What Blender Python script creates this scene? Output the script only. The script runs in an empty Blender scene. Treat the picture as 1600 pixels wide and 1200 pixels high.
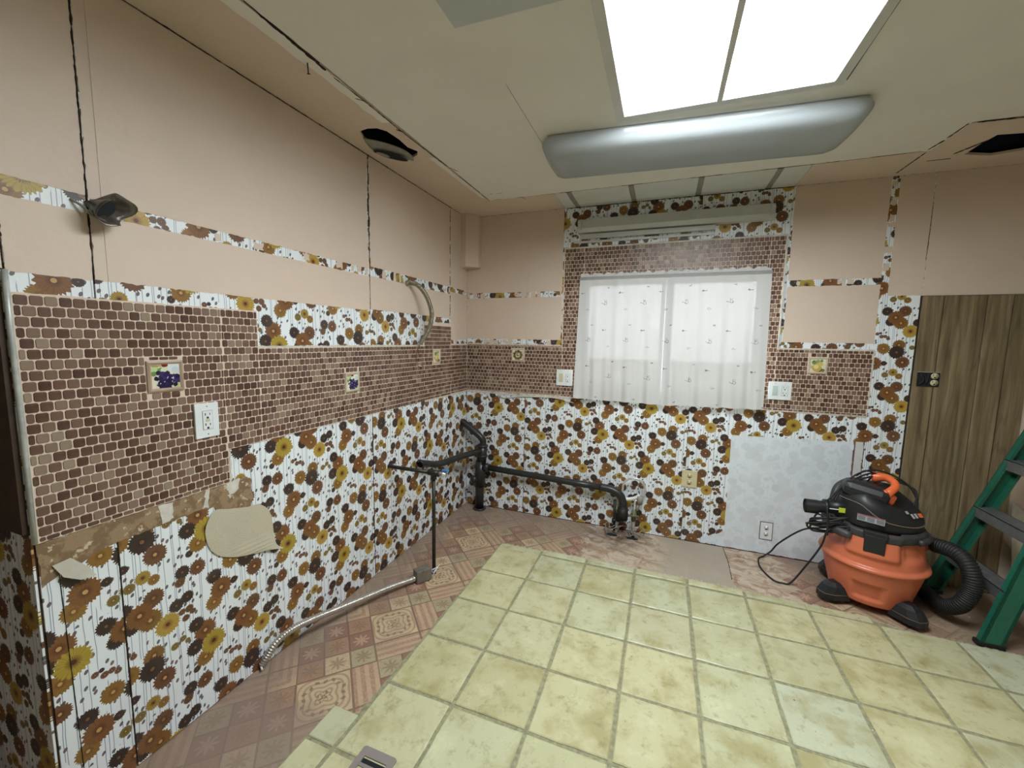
import bpy, bmesh, math, random
from mathutils import Vector, Matrix
from mathutils.geometry import tessellate_polygon
PI = math.pi
random.seed(7)
scene = bpy.context.scene
col = scene.collection
H = 2.4425                                   # ceiling height

# ------------------------------------------------------------------ camera, world, light
cam_d = bpy.data.cameras.new('camera'); cam = bpy.data.objects.new('camera', cam_d); col.objects.link(cam)
cam_d.sensor_width = 36.0; cam_d.lens = 634.44 / 1600 * 36; cam_d.clip_start = 0.02; cam_d.clip_end = 100
def rodrig(r):
    t = Vector(r).length
    return Matrix.Rotation(t, 3, Vector(r).normalized())
MB_ = rodrig((0.10303, 0.35641, 0.03638)) @ Matrix(((1, 0, 0), (0, 0, -1), (0, 1, 0)))   # rows: right, down, forward
right, down, fwd = MB_[0], MB_[1], MB_[2]
rot = Matrix((right, -down, -fwd)).transposed().to_4x4()
cam.matrix_world = Matrix.Translation((1.58165, -3.13102, 1.44354)) @ rot
scene.camera = cam

SKY = 16.0
world = bpy.data.worlds.new('overcast_sky'); scene.world = world; world.use_nodes = True
wt = world.node_tree; wt.nodes.clear()
wo = wt.nodes.new('ShaderNodeOutputWorld'); wb = wt.nodes.new('ShaderNodeBackground'); wb.inputs['Strength'].default_value = SKY
tc = wt.nodes.new('ShaderNodeTexCoord'); sx = wt.nodes.new('ShaderNodeSeparateXYZ'); rp = wt.nodes.new('ShaderNodeValToRGB')
rp.color_ramp.elements[0].position = 0.40; rp.color_ramp.elements[0].color = (0.15, 0.17, 0.16, 1)
rp.color_ramp.elements[1].position = 0.53; rp.color_ramp.elements[1].color = (0.955, 0.98, 1.0, 1)
mr = wt.nodes.new('ShaderNodeMapRange'); mr.inputs['From Min'].default_value = -1; mr.inputs['From Max'].default_value = 1
wt.links.new(tc.outputs['Generated'], sx.inputs[0]); wt.links.new(sx.outputs['Z'], mr.inputs['Value'])
wt.links.new(mr.outputs[0], rp.inputs[0]); wt.links.new(rp.outputs[0], wb.inputs['Color']); wt.links.new(wb.outputs[0], wo.inputs[0])
SKYLIGHT = (1.360, 2.133, -2.42, -1.165)      # x0,x1,y0,y1
def portal(loc, rotm, sx_, sy_):
    l = bpy.data.lights.new('portal', 'AREA'); l.shape = 'RECTANGLE'; l.size = sx_; l.size_y = sy_
    l.cycles.is_portal = True
    o = bpy.data.objects.new('portal', l); o.location = loc; o.rotation_euler = rotm; col.objects.link(o)
portal(((SKYLIGHT[0]+SKYLIGHT[1])/2, (SKYLIGHT[2]+SKYLIGHT[3])/2, H+0.045), (0, 0, 0), .77, 1.25)
portal((1.585, 0.22, 1.5), (-PI/2, 0, 0), 1.3, 1.0)
scene.view_settings.view_transform = 'Standard'; scene.view_settings.look = 'None'
scene.view_settings.gamma = 1.0; scene.view_settings.use_curve_mapping = False
scene.view_settings.exposure = 0.9

# ------------------------------------------------------------------ helpers: objects
def link(o, parent=None):
    col.objects.link(o)
    if parent is not None: o.parent = parent
    return o
def tag(o, label=None, cat=None, group=None, kind=None):
    if label: o['label'] = label
    if cat: o['category'] = cat
    if group: o['group'] = group
    if kind: o['kind'] = kind
    return o
def empty(name, loc, label, cat, group=None, rz=0):
    o = bpy.data.objects.new(name, None); o.location = loc; o.rotation_euler = (0, 0, rz); o.empty_display_size = .05
    link(o); return tag(o, label, cat, group)
class MB:
    """collects geometry, in world coordinates"""
    def __init__(s): s.v = []; s.f = []; s.sm = []
    def add(s, vs, fs, smooth=False):
        n = len(s.v); s.v += [tuple(v) for v in vs]; s.f += [tuple(i+n for i in f) for f in fs]; s.sm += [smooth]*len(fs); return s
    def box(s, x0, x1, y0, y1, z0, z1, bev=0.0, M=None):
        bm = bmesh.new(); bmesh.ops.create_cube(bm, size=1)
        for v in bm.verts:
            v.co = Vector(((x0+x1)/2+v.co.x*(x1-x0), (y0+y1)/2+v.co.y*(y1-y0), (z0+z1)/2+v.co.z*(z1-z0)))
        if bev > 0:
            bmesh.ops.bevel(bm, geom=bm.edges[:], offset=bev, segments=2, profile=.5, affect='EDGES')
        return s.bm(bm, M)
    def bm(s, bm, M=None, smooth=False):
        bm.verts.index_update()
        s.add([(M @ v.co if M else v.co) for v in bm.verts], [[v.index for v in f.verts] for f in bm.faces], smooth); bm.free(); return s
    def tube(s, pts, r, seg=10, caps=True, rr=None):
        pts = [Vector(p) for p in pts]; n = len(pts)
        tan = [((pts[min(i+1, n-1)]-pts[max(i-1, 0)]).normalized()) for i in range(n)]
        u = tan[0].orthogonal().normalized(); vs = []; fs = []
        for i in range(n):
            u = (u - tan[i]*u.dot(tan[i])).normalized(); w = tan[i].cross(u)
            ri = rr[i] if rr else r
            for k in range(seg):
                a = 2*PI*k/seg; vs.append(pts[i]+u*math.cos(a)*ri+w*math.sin(a)*ri)
        for i in range(n-1):
            for k in range(seg):
                fs.append((i*seg+k, i*seg+(k+1) % seg, (i+1)*seg+(k+1) % seg, (i+1)*seg+k))
        if caps: fs.append(tuple(range(seg))[::-1]); fs.append(tuple((n-1)*seg+k for k in range(seg)))
        return s.add(vs, fs, True)
    def lathe(s, prof, c=(0, 0, 0), seg=48, fn=None, a0=0, a1=2*PI, M=None):
        vs = []; fs = []; m = len(prof); full = abs(a1-a0-2*PI) < 1e-6; ns = seg if full else seg+1
        for k in range(ns):
            a = a0+(a1-a0)*k/seg
            for r, z in prof:
                if fn: r, z = fn(r, z, a)
                p = Vector((c[0]+r*math.cos(a), c[1]+r*math.sin(a), c[2]+z))
                vs.append(M @ p if M else p)
        for k in range(seg):
            for i in range(m-1):
                a_, b_ = k*m+i, ((k+1) % ns)*m+i
                fs.append((a_, b_, b_+1, a_+1))
        return s.add(vs, fs, True)
    def slab(s, outer, holes, mp, d0, d1):
        """extruded 2-D outline; mp(u,v,d) -> world"""
        loops = [outer]+list(holes); flat = [p for l in loops for p in l]
        tri = tessellate_polygon([[Vector((p[0], p[1], 0)) for p in l] for l in loops])
        n = len(flat); vs = [mp(p[0], p[1], d1) for p in flat]+[mp(p[0], p[1], d0) for p in flat]; fs = []
        for t in tri: fs.append(tuple(t)); fs.append(tuple(i+n for i in reversed(t)))
        k = 0
        for l in loops:
            m = len(l)
            for i in range(m): a, b = k+i, k+(i+1) % m; fs.append((a, b, b+n, a+n))
            k += m
        return s.add(vs, fs)
    def build(s, name, mat, parent=None, kind=None, label=None, recalc=True, origin=None):
        me = bpy.data.meshes.new(name); me.from_pydata(s.v, [], s.f)
        me.polygons.foreach_set('use_smooth', s.sm)
        if recalc:
            bm = bmesh.new(); bm.from_mesh(me); bmesh.ops.recalc_face_normals(bm, faces=bm.faces[:]); bm.to_mesh(me); bm.free()
        o = bpy.data.objects.new(name, me)
        if mat: me.materials.append(mat)
        if parent is not None and parent.type == 'EMPTY':
            me.transform(Matrix.Translation(-Vector(parent.location)) if parent.rotation_euler.z == 0 else
                         (Matrix.Translation(parent.location) @ Matrix.Rotation(parent.rotation_euler.z, 4, 'Z')).inverted())
            o['_l'] = 1; del o['_l']
        elif parent is not None and parent.parent is not None and parent.parent.type == 'EMPTY':
            g = parent.parent; me.transform((Matrix.Translation(g.location) @ Matrix.Rotation(g.rotation_euler.z, 4, 'Z')).inverted())
        link(o, parent)
        if kind: o['kind'] = kind
        if label: o['label'] = label
        return o
Lw = lambda y, z, d=0: (d, y, z)
Bw = lambda x, z, d=0: (x, -d, z)
Cw = lambda x, y, d=0: (x, y, H-d)
Fw = lambda x, y, d=0: (x, y, d)
def rect(a0, a1, b0, b1): return [(a0, b0), (a1, b0), (a1, b1), (a0, b1)]
def rag(poly, step=.012, j=.0016, seed=0):
    rnd = random.Random(seed); out = []
    for i, p in enumerate(poly):
        q = poly[(i+1) % len(poly)]; d = math.dist(p, q); n = max(1, int(d/step))
        for k in range(n):
            t = k/n; jj = j if rnd.random() < .85 else j*2.5
            out.append((p[0]+(q[0]-p[0])*t+rnd.uniform(-jj, jj), p[1]+(q[1]-p[1])*t+rnd.uniform(-jj, jj)))
    return out
def smooth_path(pts, n=12):
    pts = [Vector(p) for p in pts]; P = [pts[0]*2-pts[1]]+pts+[pts[-1]*2-pts[-2]]; out = []
    for i in range(1, len(P)-2):
        for k in range(n):
            t = k/n; a, b, c, d = P[i-1:i+3]
            out.append(.5*((2*b)+(c-a)*t+(2*a-5*b+4*c-d)*t*t+(3*b-a-3*c+d)*t**3))
    out.append(pts[-1]); return out
def resample(path, step):
    out = [path[0]]; acc = 0
    for a, b in zip(path[:-1], path[1:]):
        L = (b-a).length; t = step-acc
        while t <= L: out.append(a.lerp(b, t/L)); t += step
        acc = (acc+L) % step
    out.append(path[-1]); return out

# ------------------------------------------------------------------ helpers: materials
def srgb(r, g, b):
    f = lambda c: (c/255/12.92) if c/255 <= .04045 else ((c/255+.055)/1.055)**2.4
    return (f(r), f(g), f(b), 1)
class NT:
    def __init__(s, t): s.t = t
    def n(s, typ, **kw):
        x = s.t.nodes.new(typ)
        for k, v in kw.items(): setattr(x, k, v)
        return x
    def lk(s, a, b):
        if hasattr(a, 'links') or isinstance(a, bpy.types.NodeSocket): s.t.links.new(a, b)
        else:
            if isinstance(a, (int, float)) and b.type in ('RGBA',): a = (a, a, a, 1)
            b.default_value = a
    def m(s, op, a, b=0.0, c=0.0, clamp=False):
        x = s.n('ShaderNodeMath', operation=op); x.use_clamp = clamp
        s.lk(a, x.inputs[0]); s.lk(b, x.inputs[1]); s.lk(c, x.inputs[2]); return x.outputs[0]
    def vm(s, op, a, b=(0, 0, 0), sc=None):
        x = s.n('ShaderNodeVectorMath', operation=op); s.lk(a, x.inputs[0]); s.lk(b, x.inputs[1])
        if sc is not None: s.lk(sc, x.inputs['Scale'])
        return x.outputs['Value'] if op in ('LENGTH', 'DISTANCE', 'DOT_PRODUCT') else x.outputs[0]
    def mix(s, f, a, b, blend='MIX'):
        x = s.n('ShaderNodeMix', data_type='RGBA', blend_type=blend); s.lk(f, x.inputs['Factor']); s.lk(a, x.inputs['A']); s.lk(b, x.inputs['B'])
        return x.outputs['Result']
    def comb(s, x, y, z=0.0):
        c = s.n('ShaderNodeCombineXYZ'); s.lk(x, c.inputs[0]); s.lk(y, c.inputs[1]); s.lk(z, c.inputs[2]); return c.outputs[0]
    def sep(s, v): x = s.n('ShaderNodeSeparateXYZ'); s.lk(v, x.inputs[0]); return x.outputs
    def noise(s, v, scale, detail=2.0, rough=.5, out='Fac', dims='3D'):
        x = s.n('ShaderNodeTexNoise', noise_dimensions=dims); s.lk(v, x.inputs['Vector']); x.inputs['Scale'].default_value = scale
        x.inputs['Detail'].default_value = detail; x.inputs['Roughness'].default_value = rough; return x.outputs[0 if out == 'Fac' else 1]
    def vor(s, v, scale, out='Distance', dims='3D', rnd=1.0):
        x = s.n('ShaderNodeTexVoronoi', voronoi_dimensions=dims); s.lk(v, x.inputs['Vector']) if dims != '1D' else s.lk(v, x.inputs['W'])
        x.inputs['Scale'].default_value = scale; x.inputs['Randomness'].default_value = rnd; return x.outputs[out]
    def ramp(s, f, stops, interp='LINEAR'):
        x = s.n('ShaderNodeValToRGB'); s.lk(f, x.inputs[0]); cr = x.color_ramp; cr.interpolation = interp
        while len(cr.elements) < len(stops): cr.elements.new(.5)
        for e, (p, c) in zip(cr.elements, stops): e.position = p; e.color = c
        return x.outputs[0]
    def rng(s, v, a, b, c=0.0, d=1.0):
        x = s.n('ShaderNodeMapRange'); s.lk(v, x.inputs[0]); 
        for i, q in enumerate((a, b, c, d)): x.inputs[i+1].default_value = q
        return x.outputs[0]
    def bump(s, h, dist=.002, st=1.0):
        x = s.n('ShaderNodeBump'); s.lk(h, x.inputs['Height']); x.inputs['Distance'].default_value = dist; x.inputs['Strength'].default_value = st; return x.outputs[0]
    def obj(s): return s.n('ShaderNodeTexCoord').outputs['Object']
def new_mat(name):
    m = bpy.data.materials.new(name); m.use_nodes = True; t = m.node_tree; b = t.nodes['Principled BSDF']; return m, NT(t), b
def fin(nt, b, colr=None, rough=None, normal=None, metal=None):
    if colr is not None: nt.lk(colr, b.inputs['Base Color'])
    if rough is not None: nt.lk(rough, b.inputs['Roughness'])
    if normal is not None: nt.lk(normal, b.inputs['Normal'])
    if metal is not None: nt.lk(metal, b.inputs['Metallic'])
def plain(name, c, rough=.5, metal=0.0, var=.12, scale=14, bump=.0, c2=None, spec=None):
    m, nt, b = new_mat(name); o = nt.obj(); f = nt.noise(o, scale, 4, .6)
    c2 = c2 or tuple(x*(1-var*2) for x in c[:3])+(1,)
    cc = nt.mix(nt.rng(f, .35, .7), c, c2); fin(nt, b, cc, rough, None, metal)
    if bump: fin(nt, b, normal=nt.bump(nt.noise(o, scale*8, 3), bump))
    if spec is not None: b.inputs['Specular IOR Level'].default_value = spec
    return m

# ---- flower print
DK, OR, BR, OC, OL, YE, RB = [srgb(*c) for c in ((56, 42, 38), (124, 82, 44), (104, 72, 46), (138, 102, 46), (124, 106, 56), (170, 146, 54), (108, 72, 48))]
OB = srgb(128, 92, 42)
def flower_group():
    g = bpy.data.node_groups.new('printed_daisy', 'ShaderNodeTree'); I = g.interface
    for n, t in (('P', 'NodeSocketVector'), ('C', 'NodeSocketVector'), ('R', 'NodeSocketFloat'), ('Col', 'NodeSocketColor'), ('Ring', 'NodeSocketColor'), ('Eye', 'NodeSocketColor'), ('Base', 'NodeSocketColor')):
        I.new_socket(n, in_out='INPUT', socket_type=t)
    I.new_socket('Out', in_out='OUTPUT', socket_type='NodeSocketColor'); I.new_socket('Pn', in_out='OUTPUT', socket_type='NodeSocketVector')
    nt = NT(g); gi = nt.n('NodeGroupInput').outputs; go = nt.n('NodeGroupOutput')
    d = nt.vm('SUBTRACT', gi['P'], gi['C']); xyz = nt.sep(d); th = nt.m('ARCTAN2', xyz[1], xyz[0])
    L = nt.m('DIVIDE', nt.vm('LENGTH', d), gi['R'])
    pet = nt.m('SINE', nt.m('MULTIPLY_ADD', th, 21.0, nt.m('MULTIPLY', nt.m('SINE', nt.m('MULTIPLY', th, 5.0)), 1.6)))
    LL = nt.m('MULTIPLY_ADD', pet, .085, L)
    m1 = nt.m('LESS_THAN', LL, 1.0); ring = nt.m('LESS_THAN', nt.m('MULTIPLY_ADD', pet, .12, L), .36); eye = nt.m('LESS_THAN', L, .17)
    streak = nt.m('MULTIPLY', nt.m('GREATER_THAN', pet, .55), .22)
    c = nt.mix(streak, gi['Col'], (0.03, 0.015, 0.008, 1)); c = nt.mix(nt.m('MULTIPLY', ring, .75), c, gi['Ring']); c = nt.mix(eye, c, gi['Eye'])
    out = nt.mix(m1, gi['Base'], c); nt.lk(out, go.inputs['Out'])
    x = nt.n('ShaderNodeVectorMath', operation='MULTIPLY_ADD'); nt.lk(out, x.inputs[0]); x.inputs[1].default_value = (1e-8, 1e-8, 1e-8); nt.lk(gi['P'], x.inputs[2]); nt.lk(x.outputs[0], go.inputs['Pn']); return g
FG = flower_group()
WX, PZ = .3460, .4560; VZ = -PZ/2
FL = [('sm', 1.216, .652, .0095), ('sm', 1.238, .636, .0105), ('sm', 1.256, .637, .0095), ('sm', 1.271, .624, .0095), ('dk', 1.232, .656, .007),
 ('dk', 1.109, .660, .0124), ('or', 1.146, .792, .0366), ('dk', 1.108, .748, .0277), ('oc', 1.141, .686, .0307), ('Yb', 1.173, .730, .0413), ('dk', 1.117, .834, .0257),
 ('ol', 1.044, .800, .0130), ('ol', 1.070, .812, .0110), ('ol', 1.085, .795, .009), ('dk', 1.273, .724, .0238), ('dk', 1.252, .788, .0250), ('br', 1.338, .789, .0300), ('ob', 1.324, .717, .0333), ('or', 1.296, .751, .0366),
 ('dk', 1.403, .719, .0225), ('dk', 1.439, .732, .0205), ('Ym', 1.373, .669, .0361), ('br', 1.443, .684, .0135), ('br', 1.430, .655, .0120), ('br', 1.455, .667, .0095), ('br', 1.419, .684, .011),
 ('dk', 1.429, .831, .0230), ('rb', 1.480, .824, .0265), ('br', 1.419, .797, .0161), ('dk', .844, .756, .0261), ('oc', .838, .654, .0295), ('or', .867, .698, .0385), ('dk', .917, .701, .0142),
 ('oc', .908, .791, .0308), ('ob', .981, .814, .0300), ('dk', .973, .770, .0368), ('rb', 1.006, .710, .0334), ('ol', .929, .631, .0165), ('YO', .967, .648, .0215), ('oc', .997, .625, .0172)]
EYE = srgb(190, 152, 96)
KC = {'dk': (DK, srgb(52, 30, 26), srgb(120, 90, 60)), 'or': (OR, srgb(82, 42, 28), EYE), 'br': (BR, srgb(76, 36, 24), srgb(150, 100, 70)), 'oc': (OC, srgb(112, 66, 28), EYE), 'ol': (OL, srgb(92, 60, 32), EYE),
      'Yb': (YE, srgb(104, 52, 24), srgb(70, 34, 22)), 'Ym': (srgb(178, 148, 62), srgb(136, 70, 30), srgb(80, 38, 24)), 'rb': (RB, srgb(80, 32, 24), EYE), 'ob': (OB, srgb(92, 54, 26), EYE), 'sm': (srgb(110, 72, 58), DK, EYE), 'YO': (srgb(160, 132, 54), srgb(104, 60, 30), DK)}
def wallpaper(name, axis, px, pz, fade=None, shade=1.0):
    m, nt, b = new_mat(name); o = nt.sep(nt.obj())
    U = nt.m('SUBTRACT', o['X' if axis == 'x' else 'Y'], px-1.173); Z = nt.m('SUBTRACT', o['Z'], pz-.730)
    X0, Z0 = .82, .60
    colr = nt.m('FLOOR', nt.m('DIVIDE', nt.m('SUBTRACT', U, X0), WX))
    u = nt.m('SUBTRACT', U, nt.m('MULTIPLY', colr, WX))
    z = nt.m('SUBTRACT', Z, nt.m('MULTIPLY', colr, VZ))
    z = nt.m('SUBTRACT', z, nt.m('MULTIPLY', nt.m('FLOOR', nt.m('DIVIDE', nt.m('SUBTRACT', z, Z0), PZ)), PZ))
    P = nt.comb(u, z)
    # paper, thin stem lines and little leaves
    U3 = nt.comb(U, Z)
    wob = nt.m('MULTIPLY_ADD', nt.noise(nt.comb(nt.m('MULTIPLY', U, 3.0), nt.m('MULTIPLY', Z, 9.0)), 1.0, 1), .010, u)
    ln = nt.vor(wob, 62.0, 'Distance', '1D'); lm = nt.m('LESS_THAN', ln, .060)
    ls = nt.m('GREATER_THAN', nt.noise(nt.comb(nt.m('MULTIPLY', U, 24.0), nt.m('MULTIPLY', Z, 3.5)), 1.0, 1), .40)
    c = nt.mix(nt.m('MULTIPLY', nt.m('MULTIPLY', lm, ls), .8), srgb(230, 236, 240), srgb(112, 122, 148))
    lv = nt.comb(nt.m('MULTIPLY_ADD', z, -.45, u), nt.m('MULTIPLY_ADD', z, .62, nt.m('MULTIPLY', u, .3)))
    vn = nt.n('ShaderNodeTexVoronoi', voronoi_dimensions='2D'); nt.lk(lv, vn.inputs['Vector']); vn.inputs['Scale'].default_value = 40
    lf = nt.m('MULTIPLY', nt.m('LESS_THAN', vn.outputs['Distance'], .20), nt.m('GREATER_THAN', nt.sep(vn.outputs['Color'])[0], .42))
    c = nt.mix(nt.m('MULTIPLY', lf, .9), c, nt.mix(nt.sep(vn.outputs['Color'])[1], srgb(52, 50, 58), srgb(92, 58, 72)))
    nz = nt.noise(U3, 260, 1)
    for k, fx, fz, r in FL:
        A, R_, E_ = KC[k]
        for i in (-3, -2, -1, 0, 1, 2, 3):
            for j in (-3, -2, -1, 0, 1, 2, 3):
                cx = fx+i*WX; cz = fz+i*VZ+j*PZ
                if cx+r*1.1 > X0 and cx-r*1.1 < X0+WX and cz+r*1.1 > Z0 and cz-r*1.1 < Z0+PZ:
                    g = nt.n('ShaderNodeGroup'); g.node_tree = FG
                    nt.lk(P, g.inputs['P']); g.inputs['C'].default_value = (cx, cz, 0); g.inputs['R'].default_value = r*1.03
                    g.inputs['Col'].default_value = A; g.inputs['Ring'].default_value = R_; g.inputs['Eye'].default_value = E_; nt.lk(c, g.inputs['Base']); c = g.outputs[0]; P = g.outputs[1]
    if fade is not None:
        dirt = nt.rng(nt.noise(U3, 9, 4), .3, .75, .90, 1.0)
        c = nt.mix(nt.m('MULTIPLY', dirt, fade), c, srgb(220, 228, 236))
    c = nt.mix(nt.rng(nt.noise(U3, 5, 4), .5, .8, 0, .12), c, srgb(170, 160, 140))
    fin(nt, b, c, .42, nt.bump(nz, .0006, .4)); return m
# ---- small printed picture out of discs on a cream tile (local coordinates, metres)
def disc_print(name, base, discs, hl=0):
    m, nt, b = new_mat(name); o = nt.obj(); P = nt.comb(*nt.sep(o)[0:2]); c = nt.mix(nt.rng(nt.noise(o, 60, 3), .4, .7), base, tuple(x*.86 for x in base[:3])+(1,))
    P = nt.vm('ADD', P, nt.vm('MULTIPLY', nt.vm('SUBTRACT', nt.noise(o, 120, 1, .5, 'Color'), (.5, .5, .5)), (.006, .006, 0)))
    for x, y, r, cc in discs:
        c = nt.mix(nt.m('LESS_THAN', nt.vm('DISTANCE', P, (x, y, 0)), r), c, srgb(*cc))
    fin(nt, b, c, .25); return m

M = {}
M['beige'] = plain('salmon_beige_paint', srgb(214, 195, 179), .55, var=.03, scale=3, bump=.0012)
M['offwhite'] = plain('off_white_ceiling_paint', srgb(230, 227, 220), .6, var=.03, scale=3, bump=.0012)
M['greywhite'] = plain('grey_white_paint', srgb(214, 214, 212), .55, var=.05, scale=6, bump=.001)
M['darkgap'] = plain('dark_gap', srgb(46, 34, 28), .9, var=.2)
M['brownboard'] = plain('brown_backing_board', srgb(78, 58, 44), .85, var=.2, scale=20)
M['tape'] = plain('old_joint_tape', srgb(150, 146, 138), .8, var=.1, scale=30)
M['bead'] = plain('white_metal_bead', srgb(196, 200, 196), .4, .2, var=.18, scale=30)
M['caulk'] = plain('aged_caulk', srgb(216, 212, 202), .5, var=.14, scale=30)
M['white'] = plain('white_plastic', srgb(226, 230, 232), .3, var=.02)
M['offplate'] = plain('almond_plastic', srgb(206, 196, 158), .35, var=.03)
M['slot'] = plain('black_slot', srgb(28, 26, 26), .6)
M['black'] = plain('black_plastic', srgb(34, 35, 38), .42, var=.15, scale=10)
M['abs'] = plain('black_abs_pipe', srgb(44, 44, 44), .38, var=.2, scale=20)
M['iron'] = plain('dark_steel_pipe', srgb(60, 60, 52), .45, .5, var=.3, scale=40)
M['rubber'] = plain('black_rubber', srgb(30, 30, 31), .6, var=.1)
M['orange'] = plain('dusty_orange_plastic', srgb(212, 116, 82), .36, var=.07, scale=7, c2=srgb(198, 108, 80))
M['orange2'] = plain('bright_orange_plastic', srgb(226, 106, 58), .35, var=.05)
M['bk_dust'] = plain('dusty_black_plastic', srgb(44, 45, 48), .5, var=.2, scale=9, c2=srgb(72, 70, 68))
M['chrome'] = plain('braided_steel', srgb(216, 216, 212), .3, .45, var=.15, scale=80)
M['galv'] = plain('galvanised_flex_steel', srgb(206, 202, 194), .27, .75, var=.12, scale=50)
M['copper'] = plain('copper_wire', srgb(150, 70, 50), .4, .6)
M['blue'] = plain('blue_handle', srgb(70, 130, 190), .4)
M['fabric_w'] = plain('cream_cloth', srgb(196, 190, 176), .85, var=.12, scale=9)
M['alu'] = plain('brushed_aluminium', srgb(150, 152, 154), .38, .7, var=.12, scale=30)
M['register'] = plain('mauve_grey_metal', srgb(150, 142, 138), .45, .25, var=.08)
M['darkcav'] = plain('dark_cavity', srgb(24, 28, 34), .9)
M['bluecav'] = plain('dark_blue_cavity', srgb(24, 34, 58), .8)
M['lens'] = plain('milky_acrylic_lens', srgb(150, 158, 166), .16, var=.02, scale=4)
def mk_lens():
    m, nt, b = new_mat('translucent_acrylic_lens'); b.inputs['Base Color'].default_value = srgb(192, 199, 204); b.inputs['Roughness'].default_value = .16
    tl = nt.n('ShaderNodeBsdfTranslucent'); tl.inputs[0].default_value = srgb(226, 230, 232); mx = nt.n('ShaderNodeMixShader'); mx.inputs[0].default_value = .42
    nt.lk(b.outputs[0], mx.inputs[1]); nt.lk(tl.outputs[0], mx.inputs[2]); nt.lk(mx.outputs[0], nt.t.nodes['Material Output'].inputs[0]); return m
M['lens'] = mk_lens()
M['fixture'] = plain('white_enamel', srgb(196, 198, 196), .32, var=.05, scale=10)
M['yellow'] = plain('yellow_tag', srgb(214, 226, 60), .5)
M['label'] = plain('grey_label', srgb(170, 172, 176), .4)
M['red'] = plain('red_stripe', srgb(170, 50, 50), .5)
M['seamtan'] = plain('tan_moulding_line', srgb(120, 104, 92), .5)
M['chip'] = plain('white_chip', srgb(225, 222, 205), .6)
M['wvinyl'] = plain('white_window_vinyl', srgb(226, 228, 228), .35, var=.03)
M['mortar'] = plain('broken_mortar', srgb(196, 188, 168), .9, var=.18, scale=60, bump=.004)
M['purple'] = plain('purple_stain', srgb(120, 92, 110), .7, var=.3, scale=60)
def mk_green():
    m, nt, b = new_mat('green_fibreglass'); o = nt.obj()
    c = nt.mix(nt.rng(nt.noise(o, 70, 5, .75), .60, .76, 0, .8), srgb(34, 106, 84), srgb(128, 162, 148)); c = nt.mix(nt.rng(nt.noise(o, 5, 2), .3, .7, 0, .5), c, srgb(26, 84, 68))
    fin(nt, b, c, .45); return m
M['green'] = mk_green()
def mk_mosaic():
    m, nt, b = new_mat('brown_glass_mosaic'); o = nt.obj()
    r1 = nt.n('ShaderNodeNewGeometry').outputs['Random Per Island']; r2 = nt.n('ShaderNodeObjectInfo').outputs['Random']
    r = nt.m('FRACT', nt.m('ADD', nt.m('MULTIPLY', r1, 7.31), nt.m('MULTIPLY', r2, 5.77)))
    c = nt.ramp(r, [(0, srgb(74, 50, 42)), (.2, srgb(86, 61, 51)), (.45, srgb(100, 74, 63)), (.68, srgb(114, 88, 75)), (.86, srgb(132, 110, 95)), (.96, srgb(150, 134, 116)), (1, srgb(96, 54, 46))])
    c = nt.mix(nt.rng(nt.noise(o, 70, 3), .4, .7, 0, .22), c, srgb(140, 120, 104))
    fin(nt, b, c, .33); b.inputs['Specular IOR Level'].default_value = .4; return m
M['mosaic'] = mk_mosaic()
M['grout'] = plain('cream_pink_grout', srgb(222, 202, 184), .8, var=.05, scale=30)
def mk_torn():
    m, nt, b = new_mat('torn_brown_paper'); o = nt.obj()
    f = nt.noise(o, 16, 6, .62); g = nt.noise(nt.vm('ADD', o, (3, 1, 2)), 34, 5, .6)
    c = nt.mix(nt.rng(f, .48, .53), srgb(150, 126, 98), srgb(126, 102, 76)); c = nt.mix(nt.rng(g, .60, .64), c, srgb(196, 182, 154)); c = nt.mix(nt.rng(g, .30, .26), c, srgb(100, 80, 60))
    fin(nt, b, c, .85, nt.bump(f, .004)); return m
M['torn'] = mk_torn()
def mk_flap():
    m, nt, b = new_mat('speckled_plaster_paper'); o = nt.obj()
    c = nt.mix(nt.rng(nt.noise(o, 120, 3, .7), .62, .70, 0, .5), srgb(186, 180, 160), srgb(130, 120, 100)); c = nt.mix(nt.rng(nt.noise(o, 6, 2), .4, .6, 0, .5), c, srgb(196, 186, 160))
    fin(nt, b, c, .75, nt.bump(nt.noise(o, 150, 3), .001)); return m
M['flap'] = mk_flap()
def mk_tile():
    m, nt, b = new_mat('yellow_green_ceramic'); o = nt.obj()
    r = nt.n('ShaderNodeObjectInfo').outputs['Random']; ofs = nt.vm('SCALE', (13.0, 7.0, 3.0), sc=r); q = nt.vm('ADD', o, ofs)
    c = nt.ramp(r, [(0, srgb(192, 189, 150)), (.3, srgb(197, 192, 152)), (.55, srgb(188, 191, 158)), (.8, srgb(186, 180, 138)), (1, srgb(190, 194, 168))])
    f = nt.noise(q, 7, 5, .6); g = nt.noise(nt.vm('ADD', q, (5, 5, 5)), 22, 5, .7)
    c = nt.mix(nt.rng(f, .48, .66, 0, .75), c, srgb(160, 150, 102)); c = nt.mix(nt.rng(g, .54, .72, 0, .7), c, srgb(140, 130, 90)); c = nt.mix(nt.rng(f, .42, .3, 0, .5), c, srgb(214, 214, 176))
    fin(nt, b, c, nt.rng(g, .3, .7, .28, .5), nt.bump(f, .0015)); return m
M['tile'] = mk_tile()
def mk_fgrout():
    m, nt, b = new_mat('grey_green_floor_grout'); o = nt.obj()
    c = nt.mix(nt.rng(nt.noise(o, 60, 4), .35, .65), srgb(158, 156, 124), srgb(130, 128, 102)); fin(nt, b, c, .9, nt.bump(nt.noise(o, 200, 3), .002)); return m
M['fgrout'] = mk_fgrout()
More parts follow.
